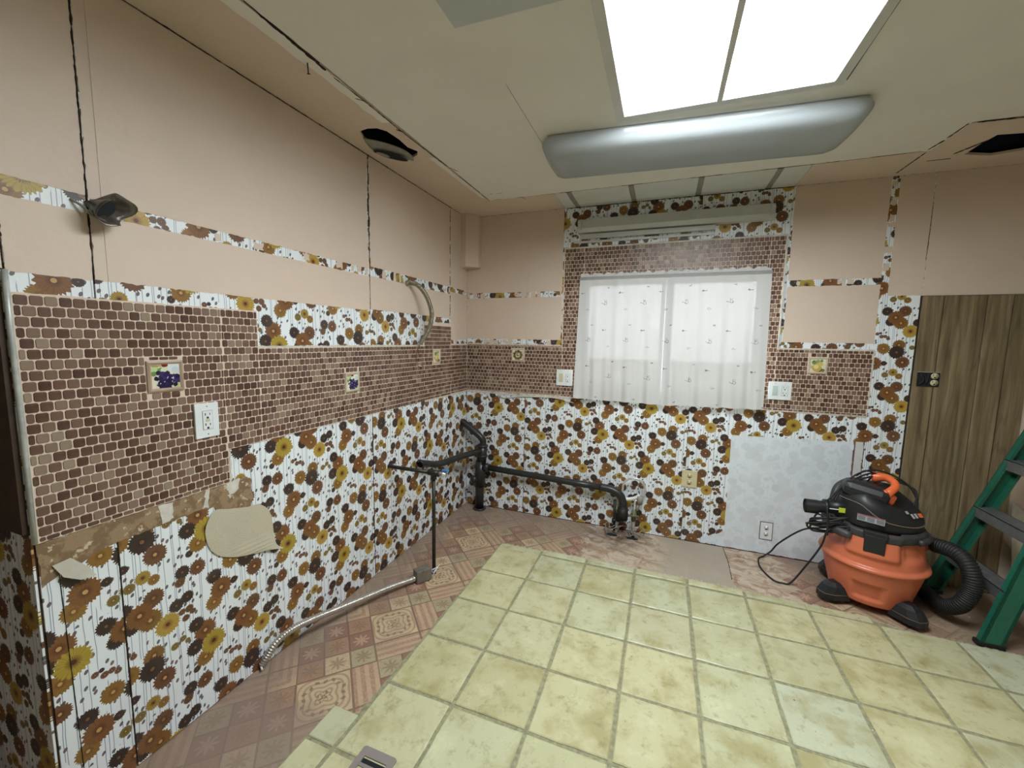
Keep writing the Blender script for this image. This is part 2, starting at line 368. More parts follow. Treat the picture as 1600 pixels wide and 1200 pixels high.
def mk_vinyl():
    m, nt, b = new_mat('patchwork_sheet_vinyl'); o = nt.sep(nt.obj()); X, Y = o[0], o[1]; S = .323; k = .70711
    a = nt.m('DIVIDE', nt.m('ADD', nt.m('MULTIPLY', nt.m('SUBTRACT', X, .216), k), nt.m('MULTIPLY', nt.m('SUBTRACT', Y, -1.527), k)), S)
    c_ = nt.m('DIVIDE', nt.m('SUBTRACT', nt.m('MULTIPLY', nt.m('SUBTRACT', X, .216), k), nt.m('MULTIPLY', nt.m('SUBTRACT', Y, -1.527), k)), S)
    ia = nt.m('FLOOR', a); ic = nt.m('FLOOR', c_); fa = nt.m('FRACT', a); fc = nt.m('FRACT', c_)
    par = nt.m('FLOORED_MODULO', nt.m('ADD', ia, ic), 2.0)
    LN = srgb(104, 74, 62); CR = srgb(200, 176, 142); PK = srgb(164, 128, 102); TN = srgb(186, 158, 130); RD = srgb(142, 104, 86); GR = srgb(172, 160, 126)
    O3 = nt.comb(X, Y)
    det = nt.noise(O3, 95, 2); d1 = nt.m('GREATER_THAN', det, .53)
    def inside(u0, u1, v0, v1):
        r = nt.m('MULTIPLY', nt.m('GREATER_THAN', fa, u0), nt.m('LESS_THAN', fa, u1)); q = nt.m('MULTIPLY', nt.m('GREATER_THAN', fc, v0), nt.m('LESS_THAN', fc, v1)); return nt.m('MULTIPLY', r, q)
    # cell A : medallion square with bands
    pc = nt.vm('SUBTRACT', nt.comb(fa, fc), (.325, .325, 0)); xyz = nt.sep(pc); L = nt.vm('LENGTH', pc); th = nt.m('ARCTAN2', xyz[1], xyz[0])
    lob = nt.m('ADD', L, nt.m('MULTIPLY', nt.m('COSINE', nt.m('MULTIPLY', th, 4.0)), .030)); lob2 = nt.m('ADD', L, nt.m('MULTIPLY', nt.m('COSINE', nt.m('MULTIPLY', th, 8.0)), .018))
    rg = nt.m('GREATER_THAN', nt.m('SINE', nt.m('MULTIPLY', lob, 82.0)), .45)
    rg = nt.m('MULTIPLY', rg, nt.m('LESS_THAN', lob, .37)); spk = nt.m('MULTIPLY', nt.m('LESS_THAN', nt.m('ABSOLUTE', nt.m('SUBTRACT', lob2, .24)), .022), nt.m('GREATER_THAN', nt.m('SINE', nt.m('MULTIPLY', th, 16.0)), 0.0))
    med = nt.mix(nt.m('MULTIPLY', rg, .6), CR, srgb(138, 108, 74)); med = nt.mix(nt.m('MULTIPLY', spk, .8), med, srgb(118, 92, 64))
    med = nt.mix(nt.m('MULTIPLY', nt.m('LESS_THAN', lob2, .09), d1), med, srgb(128, 104, 70))
    bands = nt.mix(nt.m('GREATER_THAN', nt.m('FRACT', nt.m('MULTIPLY', nt.m('ADD', nt.m('MAXIMUM', fa, fc), .005), 9.0)), .5), PK, TN)
    bands = nt.mix(nt.m('MULTIPLY', d1, .35), bands, CR)
    A = nt.mix(inside(.01, .65, .01, .65), bands, med)
    ml = nt.m('MINIMUM', nt.m('ABSOLUTE', nt.m('SUBTRACT', fa, .66)), nt.m('ABSOLUTE', nt.m('SUBTRACT', fc, .66)))
    e1 = nt.m('LESS_THAN', nt.m('MINIMUM', nt.m('MINIMUM', fa, fc), ml), .014); A = nt.mix(nt.m('MULTIPLY', e1, .8), A, LN)
    # cell B : 3 x 3 sampler squares
    ga = nt.m('MULTIPLY', fa, 3.0); gc = nt.m('MULTIPLY', fc, 3.0); ja = nt.m('FLOOR', ga); jc = nt.m('FLOOR', gc); ha = nt.m('SUBTRACT', nt.m('FRACT', ga), .5); hc = nt.m('SUBTRACT', nt.m('FRACT', gc), .5)
    w = nt.n('ShaderNodeTexWhiteNoise', noise_dimensions='2D'); nt.lk(nt.comb(nt.m('ADD', ja, .5), nt.m('MULTIPLY_ADD', jc, 3.7, .5)), w.inputs['Vector'])
    B = nt.ramp(w.outputs['Value'], [(0, RD), (.25, CR), (.5, GR), (.72, PK), (.9, TN)], 'CONSTANT')
    th2 = nt.m('ARCTAN2', hc, ha); L2 = nt.vm('LENGTH', nt.comb(ha, hc)); star = nt.m('LESS_THAN', nt.m('SUBTRACT', L2, nt.m('MULTIPLY', nt.m('COSINE', nt.m('MULTIPLY', th2, 8.0)), .11)), .25)
    B = nt.mix(nt.m('MULTIPLY', star, .55), B, nt.mix(nt.m('LESS_THAN', w.outputs['Value'], .3), srgb(128, 100, 74), srgb(210, 176, 148))); B = nt.mix(nt.m('MULTIPLY', d1, .18), B, LN)
    e2 = nt.m('GREATER_THAN', nt.m('MAXIMUM', nt.m('ABSOLUTE', ha), nt.m('ABSOLUTE', hc)), .465); B = nt.mix(nt.m('MULTIPLY', e2, .8), B, LN)
    c = nt.mix(par, A, B)
    # ingrained dirt film, scraped glue, bare board near the sink
    n1 = nt.noise(O3, 3.2, 5, .62); n2 = nt.noise(O3, 11, 6, .7); n3 = nt.noise(nt.comb(nt.m('ADD', nt.m('MULTIPLY', X, 1.8), nt.m('MULTIPLY', nt.noise(O3, 5, 3), 1.6)), nt.m('MULTIPLY_ADD', X, .9, nt.m('MULTIPLY', Y, 3.2))), 4.0, 6, .68)
    MV = srgb(138, 121, 111)
    walld = nt.m('MAXIMUM', nt.rng(X, .24, .02), nt.rng(Y, -.40, -.12)); low = nt.rng(Y, -1.95, -2.12)
    c = nt.mix(nt.m('MULTIPLY', nt.rng(nt.m('ADD', n1, nt.m('MULTIPLY', nt.m('MAXIMUM', walld, low), .42)), .52, .80), .68), c, MV)
    c = nt.mix(nt.rng(n2, .35, .75, .12, .38), c, srgb(136, 118, 106))
    sink = nt.m('MULTIPLY', nt.rng(X, .95, 1.3), nt.rng(X, 2.62, 2.1)); sinkm = nt.rng(nt.m('ADD', nt.m('MULTIPLY', n3, .8), nt.m('MULTIPLY', sink, .5)), .62, .72)
    bare = nt.ramp(n3, [(.25, srgb(104, 78, 60)), (.40, srgb(146, 120, 98)), (.5, srgb(176, 156, 136)), (.58, srgb(196, 180, 162)), (.72, srgb(138, 112, 92))])
    grey = nt.m('MULTIPLY', nt.rng(nt.m('ADD', X, nt.m('MULTIPLY', n2, .3)), 1.7, 1.86), nt.m('LESS_THAN', nt.m('MULTIPLY_ADD', Y, .0, X), 2.055))
    bare = nt.mix(grey, bare, nt.mix(n2, srgb(150, 140, 126), srgb(178, 166, 150))); c = nt.mix(sinkm, c, bare)
    c = nt.mix(nt.m('MULTIPLY', nt.rng(X, 2.85, 3.1), .8), c, srgb(140, 122, 106))
    st = nt.m('MULTIPLY', nt.rng(nt.vm('DISTANCE', O3, (1.32, -.12, 0)), .26, .05), nt.rng(n2, .3, .6)); c = nt.mix(nt.m('MULTIPLY', st, .95), c, srgb(52, 36, 28))
    fin(nt, b, c, nt.rng(n2, .3, .7, .5, .75), nt.bump(n2, .0015)); return m
M['vinyl'] = mk_vinyl()
def mk_wood():
    m, nt, b = new_mat('grey_brown_wood_panelling'); o = nt.sep(nt.obj())
    g = nt.noise(nt.comb(nt.m('MULTIPLY', o[0], 34.0), nt.m('MULTIPLY', o[2], 1.6), nt.m('MULTIPLY', nt.n('ShaderNodeObjectInfo').outputs['Random'], 40.0)), 1.0, 4, .6)
    d = nt.noise(nt.comb(nt.m('MULTIPLY', o[0], 9.0), nt.m('MULTIPLY', o[2], .9), nt.m('MULTIPLY', nt.n('ShaderNodeObjectInfo').outputs['Random'], 20.0)), 1.0, 2)
    ring = nt.m('SINE', nt.m('MULTIPLY', d, 60.0)); c = nt.ramp(g, [(.3, srgb(92, 78, 56)), (.5, srgb(126, 110, 82)), (.68, srgb(150, 134, 104))])
    c = nt.mix(nt.rng(ring, .3, 1, 0, .35), c, srgb(84, 68, 48)); fin(nt, b, c, .5, nt.bump(g, .001)); return m
M['wood'] = mk_wood()
def mk_curtain():
    m = bpy.data.materials.new('sheer_printed_curtain'); m.use_nodes = True; nt = NT(m.node_tree); m.node_tree.nodes.clear()
    o = nt.sep(nt.obj()); PW, PH = .275, .540; X = nt.m('SUBTRACT', o[0], .95); Z = o[2]
    ro = nt.m('FLOOR', nt.m('DIVIDE', Z, PH/2)); x = nt.m('SUBTRACT', nt.m('FLOORED_MODULO', nt.m('SUBTRACT', X, nt.m('MULTIPLY', ro, .113)), PW), PW/2); z = nt.m('SUBTRACT', nt.m('FLOORED_MODULO', Z, PH/2), PH/4)
    P = nt.comb(x, z); P = nt.vm('ADD', P, nt.vm('MULTIPLY', nt.vm('SUBTRACT', nt.noise(nt.comb(X, Z), 90, 1, .5, 'Color'), (.5, .5, .5)), (.012, .012, 0)))
    pr = 0.0
    def ringm(cx, cz, r, w): return nt.m('LESS_THAN', nt.m('ABSOLUTE', nt.m('SUBTRACT', nt.vm('DISTANCE', P, (cx, cz, 0)), r)), w)
    def dot(cx, cz, r): return nt.m('LESS_THAN', nt.vm('DISTANCE', P, (cx, cz, 0)), r)
    def seg(x0, z0, x1, z1, w):
        L = math.dist((x0, z0), (x1, z1)); d = nt.vm('SUBTRACT', P, (x0, z0, 0)); ux, uz = (x1-x0)/L, (z1-z0)/L
        al = nt.vm('DOT_PRODUCT', d, (ux, uz, 0)); ac = nt.m('ABSOLUTE', nt.vm('DOT_PRODUCT', d, (-uz, ux, 0)))
        return nt.m('MULTIPLY', nt.m('MULTIPLY', nt.m('GREATER_THAN', al, 0.0), nt.m('LESS_THAN', al, L)), nt.m('LESS_THAN', ac, w))
    for q in (ringm(-.055, -.03, .009, .0014), seg(-.085, -.028, -.055, -.040, .0013), seg(-.066, -.016, -.046, -.012, .0013), seg(-.062, -.004, -.062, -.022, .0012),
              dot(.045, .045, .0062), seg(.052, .045, .068, .045, .0016), seg(.035, .045, .055, .045, .0010), seg(-.045, .085, -.030, .079, .0018), seg(-.044, .078, -.030, .088, .0014),
              ringm(.085, -.075, .006, .0010), dot(.098, -.075, .0026)):
        pr = q if isinstance(pr, float) else nt.m('MAXIMUM', pr, q)
    c = nt.mix(nt.m('MULTIPLY', pr, .72), srgb(206, 205, 205), srgb(70, 68, 78))
    df = nt.n('ShaderNodeBsdfDiffuse'); nt.lk(c, df.inputs[0]); tl = nt.n('ShaderNodeBsdfTranslucent'); nt.lk(c, tl.inputs[0]); tr = nt.n('ShaderNodeBsdfTransparent'); nt.lk(c, tr.inputs[0])
    a = nt.n('ShaderNodeMixShader'); a.inputs[0].default_value = CURT_TL; nt.lk(df.outputs[0], a.inputs[1]); nt.lk(tl.outputs[0], a.inputs[2])
    b2 = nt.n('ShaderNodeMixShader'); b2.inputs[0].default_value = CURT_TR; nt.lk(a.outputs[0], b2.inputs[1]); nt.lk(tr.outputs[0], b2.inputs[2])
    nt.lk(b2.outputs[0], nt.n('ShaderNodeOutputMaterial').inputs[0]); return m
CURT_TL, CURT_TR = .004, .016
M['curtain'] = mk_curtain()
def mk_glass():
    m = bpy.data.materials.new('clear_pane'); m.use_nodes = True; nt = NT(m.node_tree); m.node_tree.nodes.clear()
    tr = nt.n('ShaderNodeBsdfTransparent'); tr.inputs[0].default_value = (.95, .97, .97, 1); gl = nt.n('ShaderNodeBsdfGlossy'); gl.inputs['Roughness'].default_value = .03
    mx = nt.n('ShaderNodeMixShader'); mx.inputs[0].default_value = .05; nt.lk(tr.outputs[0], mx.inputs[1]); nt.lk(gl.outputs[0], mx.inputs[2]); nt.lk(mx.outputs[0], nt.n('ShaderNodeOutputMaterial').inputs[0]); return m
M['glass'] = mk_glass()
WP = {'L1': wallpaper('daisy_panel_a', 'y', -2.545, .477), 'L2': wallpaper('daisy_panel_b', 'y', -1.812, .947), 'L3': wallpaper('daisy_panel_c', 'y', -.937, .889),
      'B1': wallpaper('daisy_panel_d', 'x', .301, .878), 'B2': wallpaper('daisy_panel_e', 'x', 1.173, .733), 'B3': wallpaper('daisy_panel_f', 'x', 2.411, .915),
      'ghost': wallpaper('whitewashed_daisy_panel', 'x', 2.411, .915, fade=.955)}

# ------------------------------------------------------------------ room shell
# floor: concrete/board base, vinyl, tile field
floor = MB().box(-1.72, 4.72, -6.22, .14, -.12, -.012).build('floor', M['brownboard'], kind='structure')
MB().slab(rect(-1.6, 4.6, -6.1, 0), [], Fw, -.012, -.004).build('vinyl_sheet', M['vinyl'], floor, label='patchwork patterned sheet vinyl, dirty and scraped')
TX0, TY0, T = .567, -.617, .305
top = -.553
edge = [(.567, top-.03), (.85, top-.012), (1.10, top), (1.78, top+.008), (2.15, top-.006), (2.52, top-.012), (2.74, top-.035), (2.80, -.622), (4.6, -.640), (4.6, -6.1), (.44, -6.1), (.44, -2.01), (.555, -2.00), (.560, -1.6)]
MB().slab(rag(edge, .02, .003, 3), [], Fw, -.006, .0035).build('tile_grout', M['fgrout'], floor, label='grey green grout bed between floor tiles')
ga, gb = [], []
rnd = random.Random(5)
def lip(pts, w, name, seed):
    r = random.Random(seed); P = resample([Vector((a, b, 0)) for a, b in pts], .008); o = []; i_ = []
    for p in P: o.append((p.x, p.y+w*r.uniform(.3, 1.15))); i_.append((p.x, p.y-.006))
    MB().slab(o+i_[::-1], [], Fw, -.005, .003).build(name, M['mortar'], floor, label='crumbled cream mortar lip along the tile edge')
lip([(.60, top-.022), (.85, top-.010), (1.10, top+.001), (1.78, top+.009), (2.15, top-.004), (2.5, top-.010)], .028, 'mortar_edge', 1)
lip([(2.5, top-.010), (2.74, top-.033), (2.80, -.620), (3.5, -.632)], .016, 'mortar_edge', 2)
def tile_mesh(w, h, bev=.004, t=.010):
    m = MB().box(-w/2, w/2, -h/2, h/2, -t, 0, 0); me_v = m.v
    # bevelled, slightly worn outline
    mb = MB(); r = random.Random(int(w*1e5+h*1e3)); pts = rag([(-w/2, -h/2), (w/2, -h/2), (w/2, h/2), (-w/2, h/2)], .05, .0011, int(w*1000))
    n = len(pts); ins = [(x*(1-2*bev/w), y*(1-2*bev/h)) for x, y in pts]
    vs = [(x, y, 0) for x, y in ins]+[(x, y, -.003) for x, y in pts]+[(x, y, -t) for x, y in pts]
    fs = [tuple(range(n))]+[(i, n+i, n+(i+1) % n, (i+1) % n) for i in range(n)]+[(n+i, 2*n+i, 2*n+(i+1) % n, n+(i+1) % n) for i in range(n)]
    mb.add(vs, fs); me = bpy.data.meshes.new('floor_tile'); me.from_pydata(mb.v, [], mb.f)
    bm = bmesh.new(); bm.from_mesh(me); bmesh.ops.recalc_face_normals(bm, faces=bm.faces[:]); bm.to_mesh(me); bm.free(); me.materials.append(M['tile']); return me
G = .0155
full = tile_mesh(T-G, T-G)
def put_tile(me, x, y, rz=0):
    o = bpy.data.objects.new('floor_tile', me); link(o, floor); o.location = (x, y, .0085+rnd.uniform(-.0006, .0006)); o.rotation_euler = (rnd.uniform(-.002, .002), rnd.uniform(-.002, .002), rz+rnd.uniform(-.004, .004)); return o
REG = (.665, .805, -2.42, -2.095)
for i in range(13):
    for j in range(14):
        x = TX0+(i+.5)*T; y = TY0-(j+.5)*T
        o = put_tile(full, x, y, rnd.choice((0, PI/2, PI, -PI/2)))
strip_t = tile_mesh(T-G, .052, .003)
for i in range(7):
    w = T-G if i < 6 else .27; yy = TY0+.034+(0, .006, .010, .012, .010, .006, .000)[i]-(.012 if i == 0 else 0)
    put_tile(strip_t, TX0+(i+.5)*T-(0 if i < 6 else .012), yy)
side_t = tile_mesh(.112, T-G, .003)
for j in range(5, 14): put_tile(side_t, .567-.006-.058, TY0-(j+.5)*T+(0 if j > 4 else 0))
side_s = tile_mesh(.112, .13, .003); put_tile(side_s, .567-.064, TY0-5*T+.070)

# white chips and grit lying on the floor
mb = MB(); r = random.Random(11)
for _ in range(170):
    x = r.uniform(.5, 3.2); y = r.uniform(-2.6, -.35); s = r.uniform(.0012, .0042)
    a = [Vector((r.uniform(-s, s), r.uniform(-s, s), 0)) for _ in range(3)]; b_ = Vector((x, y, .0093))
    mb.add([b_+a[0]*1.6, b_+a[1]*1.3, b_+a[2]*1.4, b_+Vector((0, 0, s*.8))], [(0, 1, 2), (0, 1, 3), (1, 2, 3), (2, 0, 3)])
tag(mb.build('debris_chips', M['chip']), 'tiny white plaster chips scattered over the yellow floor tiles', 'debris', kind='stuff')
mb = MB()
for _ in range(110):
    x = r.uniform(.5, 3.2); y = r.uniform(-2.6, -.5); s = r.uniform(.0012, .0030); b_ = Vector((x, y, .0093))
    a = [Vector((r.uniform(-s, s), r.uniform(-s, s), 0)) for _ in range(3)]; mb.add([b_+a[0]*1.6, b_+a[1], b_+a[2]*1.4, b_+Vector((0, 0, s*.5))], [(0, 1, 2), (0, 1, 3), (1, 2, 3), (2, 0, 3)])
tag(mb.build('debris_grit', M['darkgap']), 'tiny dark grit specks scattered over the yellow floor tiles', 'debris', kind='stuff')

# ceiling
x0, x1, y0, y1 = SKYLIGHT
hole = [(.136, -1.432), (.190, -1.440), (.235, -1.428), (.262, -1.390), (.270, -1.300), (.262, -1.215), (.285, -1.160), (.262, -1.125), (.225, -1.108), (.190, -1.115), (.135, -1.175), (.110, -1.26), (.105, -1.36)]
ceil = MB().slab([(-1.72, -6.22), (4.72, -6.22), (4.72, .14), (-1.72, .14)], [rect(x0, x1, y0, y1), rect(.085, .30, -1.46, -1.09), rect(2.96, 3.5, -.46, -.16)], Cw, -.032, -.012).build('ceiling', M['brownboard'], kind='structure')
MB().slab(rag([(0, -2.60), (.333, -2.6), (.338, -.50), (.34, -.325), (.0, -.0)][:3]+[(.345, -.33), (.0, -.0)], .03, .0012, 4)[:0] or rag([(0.001, -2.62), (.335, -2.62), (.340, -.33), (.820, -.325), (.820, -.001), (.001, -.001)], .02, .0012, 4), [hole], Cw, -.012, 0).build('ceiling_panel', M['beige'], ceil, label='salmon beige ceiling strip along the left wall')
jag = rag([(.3435, -6.1), (4.6, -6.1), (4.6, -.628), (2.808, -.628), (2.800, -.345), (.349, -.335)], .02, .0014, 5)
MB().slab(jag, [rect(x0, x1, y0, y1)], Cw, -.012, .0015).build('ceiling_panel', M['offwhite'], ceil, label='off-white main ceiling board around the skylight')
MB().slab(rag([(-1.6, -6.1), (.340, -6.1), (.340, -2.625), (-1.6, -2.625)], .05, .001, 6), [], Cw, -.012, 0).build('ceiling_panel', M['beige'], ceil)
rh = [(2.985, -.235), (2.983, -.347), (2.993, -.446), (3.10, -.430), (3.30, -.425), (3.30, -.19), (3.226, -.208), (3.119, -.178)]
xs = [.823, .905, .938, 1.310, 1.342, 1.724, 1.756, 2.136, 2.166, 2.30]
for i in range(0, len(xs)-1, 2):
    MB().slab(rag(rect(xs[i]+.001, xs[i+1]-.001, -.330, -.001), .02, .0009, 20+i), [], Cw, -.012, .001).build('ceiling_panel', M['greywhite'], ceil)
for i in range(1, 8, 2):
    MB().slab(rag(rect(xs[i], xs[i+1], -.318, -.001), .012, .0016, 30+i), [], Cw, -.012, -.001).build('joint_tape', M['tape'], ceil)
MB().slab(rag([(2.302, -.330), (2.775, -.335), (2.79, -.615), (4.6, -.615), (4.6, -.001), (2.302, -.001)], .02, .0012, 8), [rh], Cw, -.012, .0005).build('ceiling_panel', M['beige'], ceil, label='beige ceiling strip with a ragged hole at right')
# voids above the two holes
def void(x0_, x1_, y0_, y1_, h, mat):
    mb = MB(); t = .01
    z0 = H+.013; mb.box(x0_-t, x0_, y0_, y1_, z0, H+h); mb.box(x1_, x1_+t, y0_, y1_, z0, H+h); mb.box(x0_-t, x1_+t, y0_-t, y0_, z0, H+h); mb.box(x0_-t, x1_+t, y1_, y1_+t, z0, H+h); mb.box(x0_-t, x1_+t, y0_-t, y1_+t, H+h, H+h+t)
    return mb.build('duct_void', mat, ceil)
void(.085, .30, -1.46, -1.09, .25, M['darkcav']); void(2.96, 3.5, -.46, -.16, .25, M['bluecav'])
# sagging torn flap hanging in the left hole
mb = MB(); N_, K_ = 18, 6; vs = []; fs = []
for i in range(N_+1):
    t = i/N_; y = -1.385+.285*t; w = .058*math.sin(PI*min(1, max(0, t*.96+.03)))**.75; cx = .125+.062*math.sin(t*1.55)+.014*t
    for k in range(K_+1):
        s = k/K_; x = cx-w+2*w*s; dz = -.028*math.sin(PI*t)*(1-s*.3)+.018*s*math.sin(PI*t); vs.append((x, y+.02*s, H-.004+dz))
for i in range(N_):
    for k in range(K_): a = i*(K_+1)+k; fs.append((a, a+1, a+K_+2, a+K_+1))
mb.add(vs, fs, True); o = mb.build('hanging_flap', M['tape'], ceil, label='torn grey flap sagging out of the ceiling hole', recalc=False)
md = o.modifiers.new('t', 'SOLIDIFY'); md.thickness = .004
o = MB().lathe([(0.0, 0), (.4, .0), (.8, .001), (1, .004)], seg=20, M=Matrix.Translation((.163, -1.225, H-.030)) @ Matrix.Rotation(-.55, 4, 'Z') @ Matrix.Diagonal((.032, .095, -1, 1))).build('flap_opening', M['darkcav'], ceil)
MB().slab(rag([(.270, -2.61), (.334, -2.61), (.333, -1.90), (.332, -1.45), (.290, -1.46), (.285, -1.9)], .03, .003, 401), [], Cw, -.0005, .0008).build('paint_overlap', M['offwhite'], ceil)
MB().slab(rag([(.300, -1.07), (.336, -1.07), (.338, -.36), (.310, -.42)], .03, .003, 402), [], Cw, -.0005, .0008).build('paint_overlap', M['offwhite'], ceil)
# dark open gap along the joint, chips of paint missing
def crack(pts, w, mp, name='open_joint', seed=1, par=None, mat='darkgap', d=.0022):
    r = random.Random(seed); P = resample([Vector((a, b, 0)) for a, b in pts], .012); l_, r_ = [], []
    for i, p in enumerate(P):
        q = (P[min(i+1, len(P)-1)]-P[max(i-1, 0)]).normalized(); n = Vector((-q.y, q.x, 0)); ww = w*r.uniform(.35, 1.3)*(.3 if i in (0, len(P)-1) else 1)
        l_.append((p+n*ww)[:2]); r_.append((p-n*ww*.6)[:2])
    return MB().slab(l_+r_[::-1], [], mp, 0, d).build(name, M[mat], par)
crack([(.945, -1.55), (.945, -1.03)], .0006, Cw, seed=403, par=ceil)
crack([(2.17, -1.16), (2.165, -1.55), (2.168, -2.0)], .0008, Cw, seed=404, par=ceil, d=.0068)
for i, (pts, w) in enumerate([([(.40, -.46), (.42, -.458)], .003), ([(.45, -.452), (.49, -.448)], .003), ([(.345, -2.17), (.342, -1.88)], .0022), ([(.343, -2.12), (.338, -1.95), (.333, -1.84)], .0065), ([(.330, -1.80), (.334, -1.62), (.332, -1.40), (.338, -1.07), (.341, -.95)], .0022), ([(.31, -1.66), (.337, -1.63)], .003), ([(.318, -1.39), (.337, -1.36)], .004),
                              ([(.350, -.93), (.372, -.86)], .003), ([(.342, -.80), (.345, -.50)], .0017), ([(.341, -.46), (.345, -.37)], .0025), ([(.38, -.345), (.44, -.34)], .0025), ([(.55, -.335), (.60, -.336)], .003), ([(.593, -.335), (.60, -.29)], .0016),
                              ([(.86, -.335), (.95, -.332)], .003), ([(1.27, -.335), (1.40, -.335)], .0016), ([(1.68, -.337), (1.85, -.337)], .0018), ([(2.05, -.34), (2.3, -.34)], .0016), ([(2.36, -.34), (2.42, -.34)], .003), ([(2.55, -.345), (2.76, -.35)], .0022),
                              ([(2.783, -.05), (2.788, -.33)], .0035), ([(2.78, -.36), (2.795, -.46)], .006), ([(2.795, -.48), (2.80, -.62)], .0055), ([(2.83, -.62), (3.0, -.61)], .006), ([(3.05, -.62), (3.25, -.61)], .0065), ([(2.93, -.26), (2.99, -.40)], .006), ([(2.85, -.20), (2.95, -.20)], .002)]):
    crack(pts, w, Cw, seed=40+i, par=ceil)
crack([(2.049, -.008), (2.058, -.2), (2.050, -.43)], .0022, Fw, seed=199, par=floor, d=-.0036)
# raised access panel on the ceiling
MB().slab([(.902, -1.882), (1.80-.46, -1.872), (1.80-.46, -2.45), (.895, -2.45)], [], Cw, 0, .014).build('access_panel', plain('pale_blue_white_paint', srgb(196, 200, 202), .4, var=.02), ceil, label='pale raised square panel in the ceiling')

# skylight
sky = bpy.data.objects.new('window_2', None); link(sky); sky['kind'] = 'structure'
mb = MB(); t = .03; hz = H+.0335
mb.box(x0-t, x0, y0-t, y1+t, H+.001, hz); mb.box(x1, x1+t, y0-t, y1+t, H+.001, hz); mb.box(x0, x1, y0-t, y0, H+.001, hz); mb.box(x0, x1, y1, y1+t, H+.001, hz)
e = .004; mb.box(x0, x0+e, y0, y1, H-.001, hz); mb.box(x1-e, x1, y0, y1, H-.001, hz); mb.box(x0+e, x1-e, y0, y0+e, H-.001, hz); mb.box(x0+e, x1-e, y1-e, y1, H-.001, hz)
mb.build('skylight_shaft', M['wvinyl'], sky)
mb = MB(); mb.box(x0-.035, x0+.002, y0-.035, y1+.035, H-.006, H, .002); mb.box(x1-.002, x1+.035, y0-.035, y1+.035, H-.006, H, .002); mb.box(x0+.002, x1-.002, y1-.002, y1+.035, H-.006, H, .002); mb.box(x0+.002, x1-.002, y0-.035, y0+.002, H-.006, H, .002)
mb.build('skylight_frame', M['greywhite'], sky)
MB().box(1.729, 1.751, y0, y1, H-.010, H+.012, .002).build('mullion', M['greywhite'], sky)
for a, b_ in ((x0+.004, 1.729), (1.751, x1-.004)): MB().box(a+.001, b_-.001, y0+.005, y1-.005, H+.014, H+.017).build('pane', M['glass'], sky)

# ---- walls
WIN = (.965, 2.205, 1.075, 1.925)
wb_ = MB().slab([(-.14, -.012), (4.6, -.012), (4.6, H+.012), (-.14, H+.012)], [rect(*WIN)], Bw, -.14, -.006).build('wall_back', M['brownboard'], kind='structure')
wl_ = MB().slab(rect(-2.594, -.006, -.012, H+.012), [], Lw, -.14, -.006).build('wall_left', M['brownboard'], kind='structure')
wr_ = MB().box(4.6, 4.72, -6.1, .14, -.012, H+.012).build('wall_right', M['beige'], kind='structure')
wf_ = MB().box(-1.72, 4.72, -6.22, -6.1, -.012, H+.012).build('wall_front', M['beige'], kind='structure')
wh_ = MB().box(-1.72, -1.6, -6.1, -2.46, -.012, H+.012).build('wall_hall', M['beige'], kind='structure')
# return wall at the left end, covered with the same daisy panelling
wn_ = MB().box(-1.6, -.14, -2.594, -2.46, -.012, H+.012).build('wall_end', M['brownboard'], kind='structure')
MB().box(-.14, -.006, -2.597, -2.594, 0, H).build('wall_board', M['brownboard'], wn_)
MB().slab(rag([(-1.6, .0), (-.004, .0), (-.004, 1.60), (-1.6, 1.6)], .05, .001, 9), [], lambda a, b, d: (a, -2.597-d, b), 0, .005).build('daisy_panel', WP['B1'], wn_)
MB().slab([(-1.6, 1.603), (.0, 1.603), (.0, H-.001), (-1.6, H-.001)], [], lambda a, b, d: (a, -2.597-d, b), 0, .005).build('painted_panel', M['beige'], wn_)
MB().slab(rect(-.16, -.0, .90, 1.60), [], lambda a, b, d: (a, -2.603-d, b), 0, .012).build('casing_board', plain('dark_brown_stained_board', srgb(70, 52, 36), .6, var=.2, scale=18), wn_)
MB().box(-1.6, -.08, -2.97, -2.85, 0, H).build('wall_light_block', M['beige'], kind='structure')  # added partition, out of view, keeps light off the end wall
# daisy panels
def wpanel(par, a0, a1, b0, b1, mp, mat, holes=(), seed=0):
    return MB().slab(rect(a0+.0012, a1-.0012, b0, b1), list(holes), mp, -.006, 0).build('daisy_panel', WP[mat], par)
wpanel(wl_, -2.5935, -2.421, .001, H-.001, Lw, 'L1'); wpanel(wl_, -2.419, -1.217, .001, H-.001, Lw, 'L2'); wpanel(wl_, -1.215, -.001, .001, H-.001, Lw, 'L3')
wpanel(wb_, .001, .535, .001, H-.001, Bw, 'B1')
MB().slab([(.536, .001), (1.771, .001), (1.771, WIN[2]), (WIN[0], WIN[2]), (WIN[0], WIN[3]), (1.771, WIN[3]), (1.771, H-.001), (.536, H-.001)], [], Bw, -.006, 0).build('daisy_panel', WP['B2'], wb_)
MB().slab([(1.774, .001), (2.995, .001), (2.995, H-.001), (1.774, H-.001), (1.774, WIN[3]), (WIN[1], WIN[3]), (WIN[1], WIN[2]), (1.774, WIN[2])], [], Bw, -.006, 0).build('daisy_panel', WP['B3'], wb_)
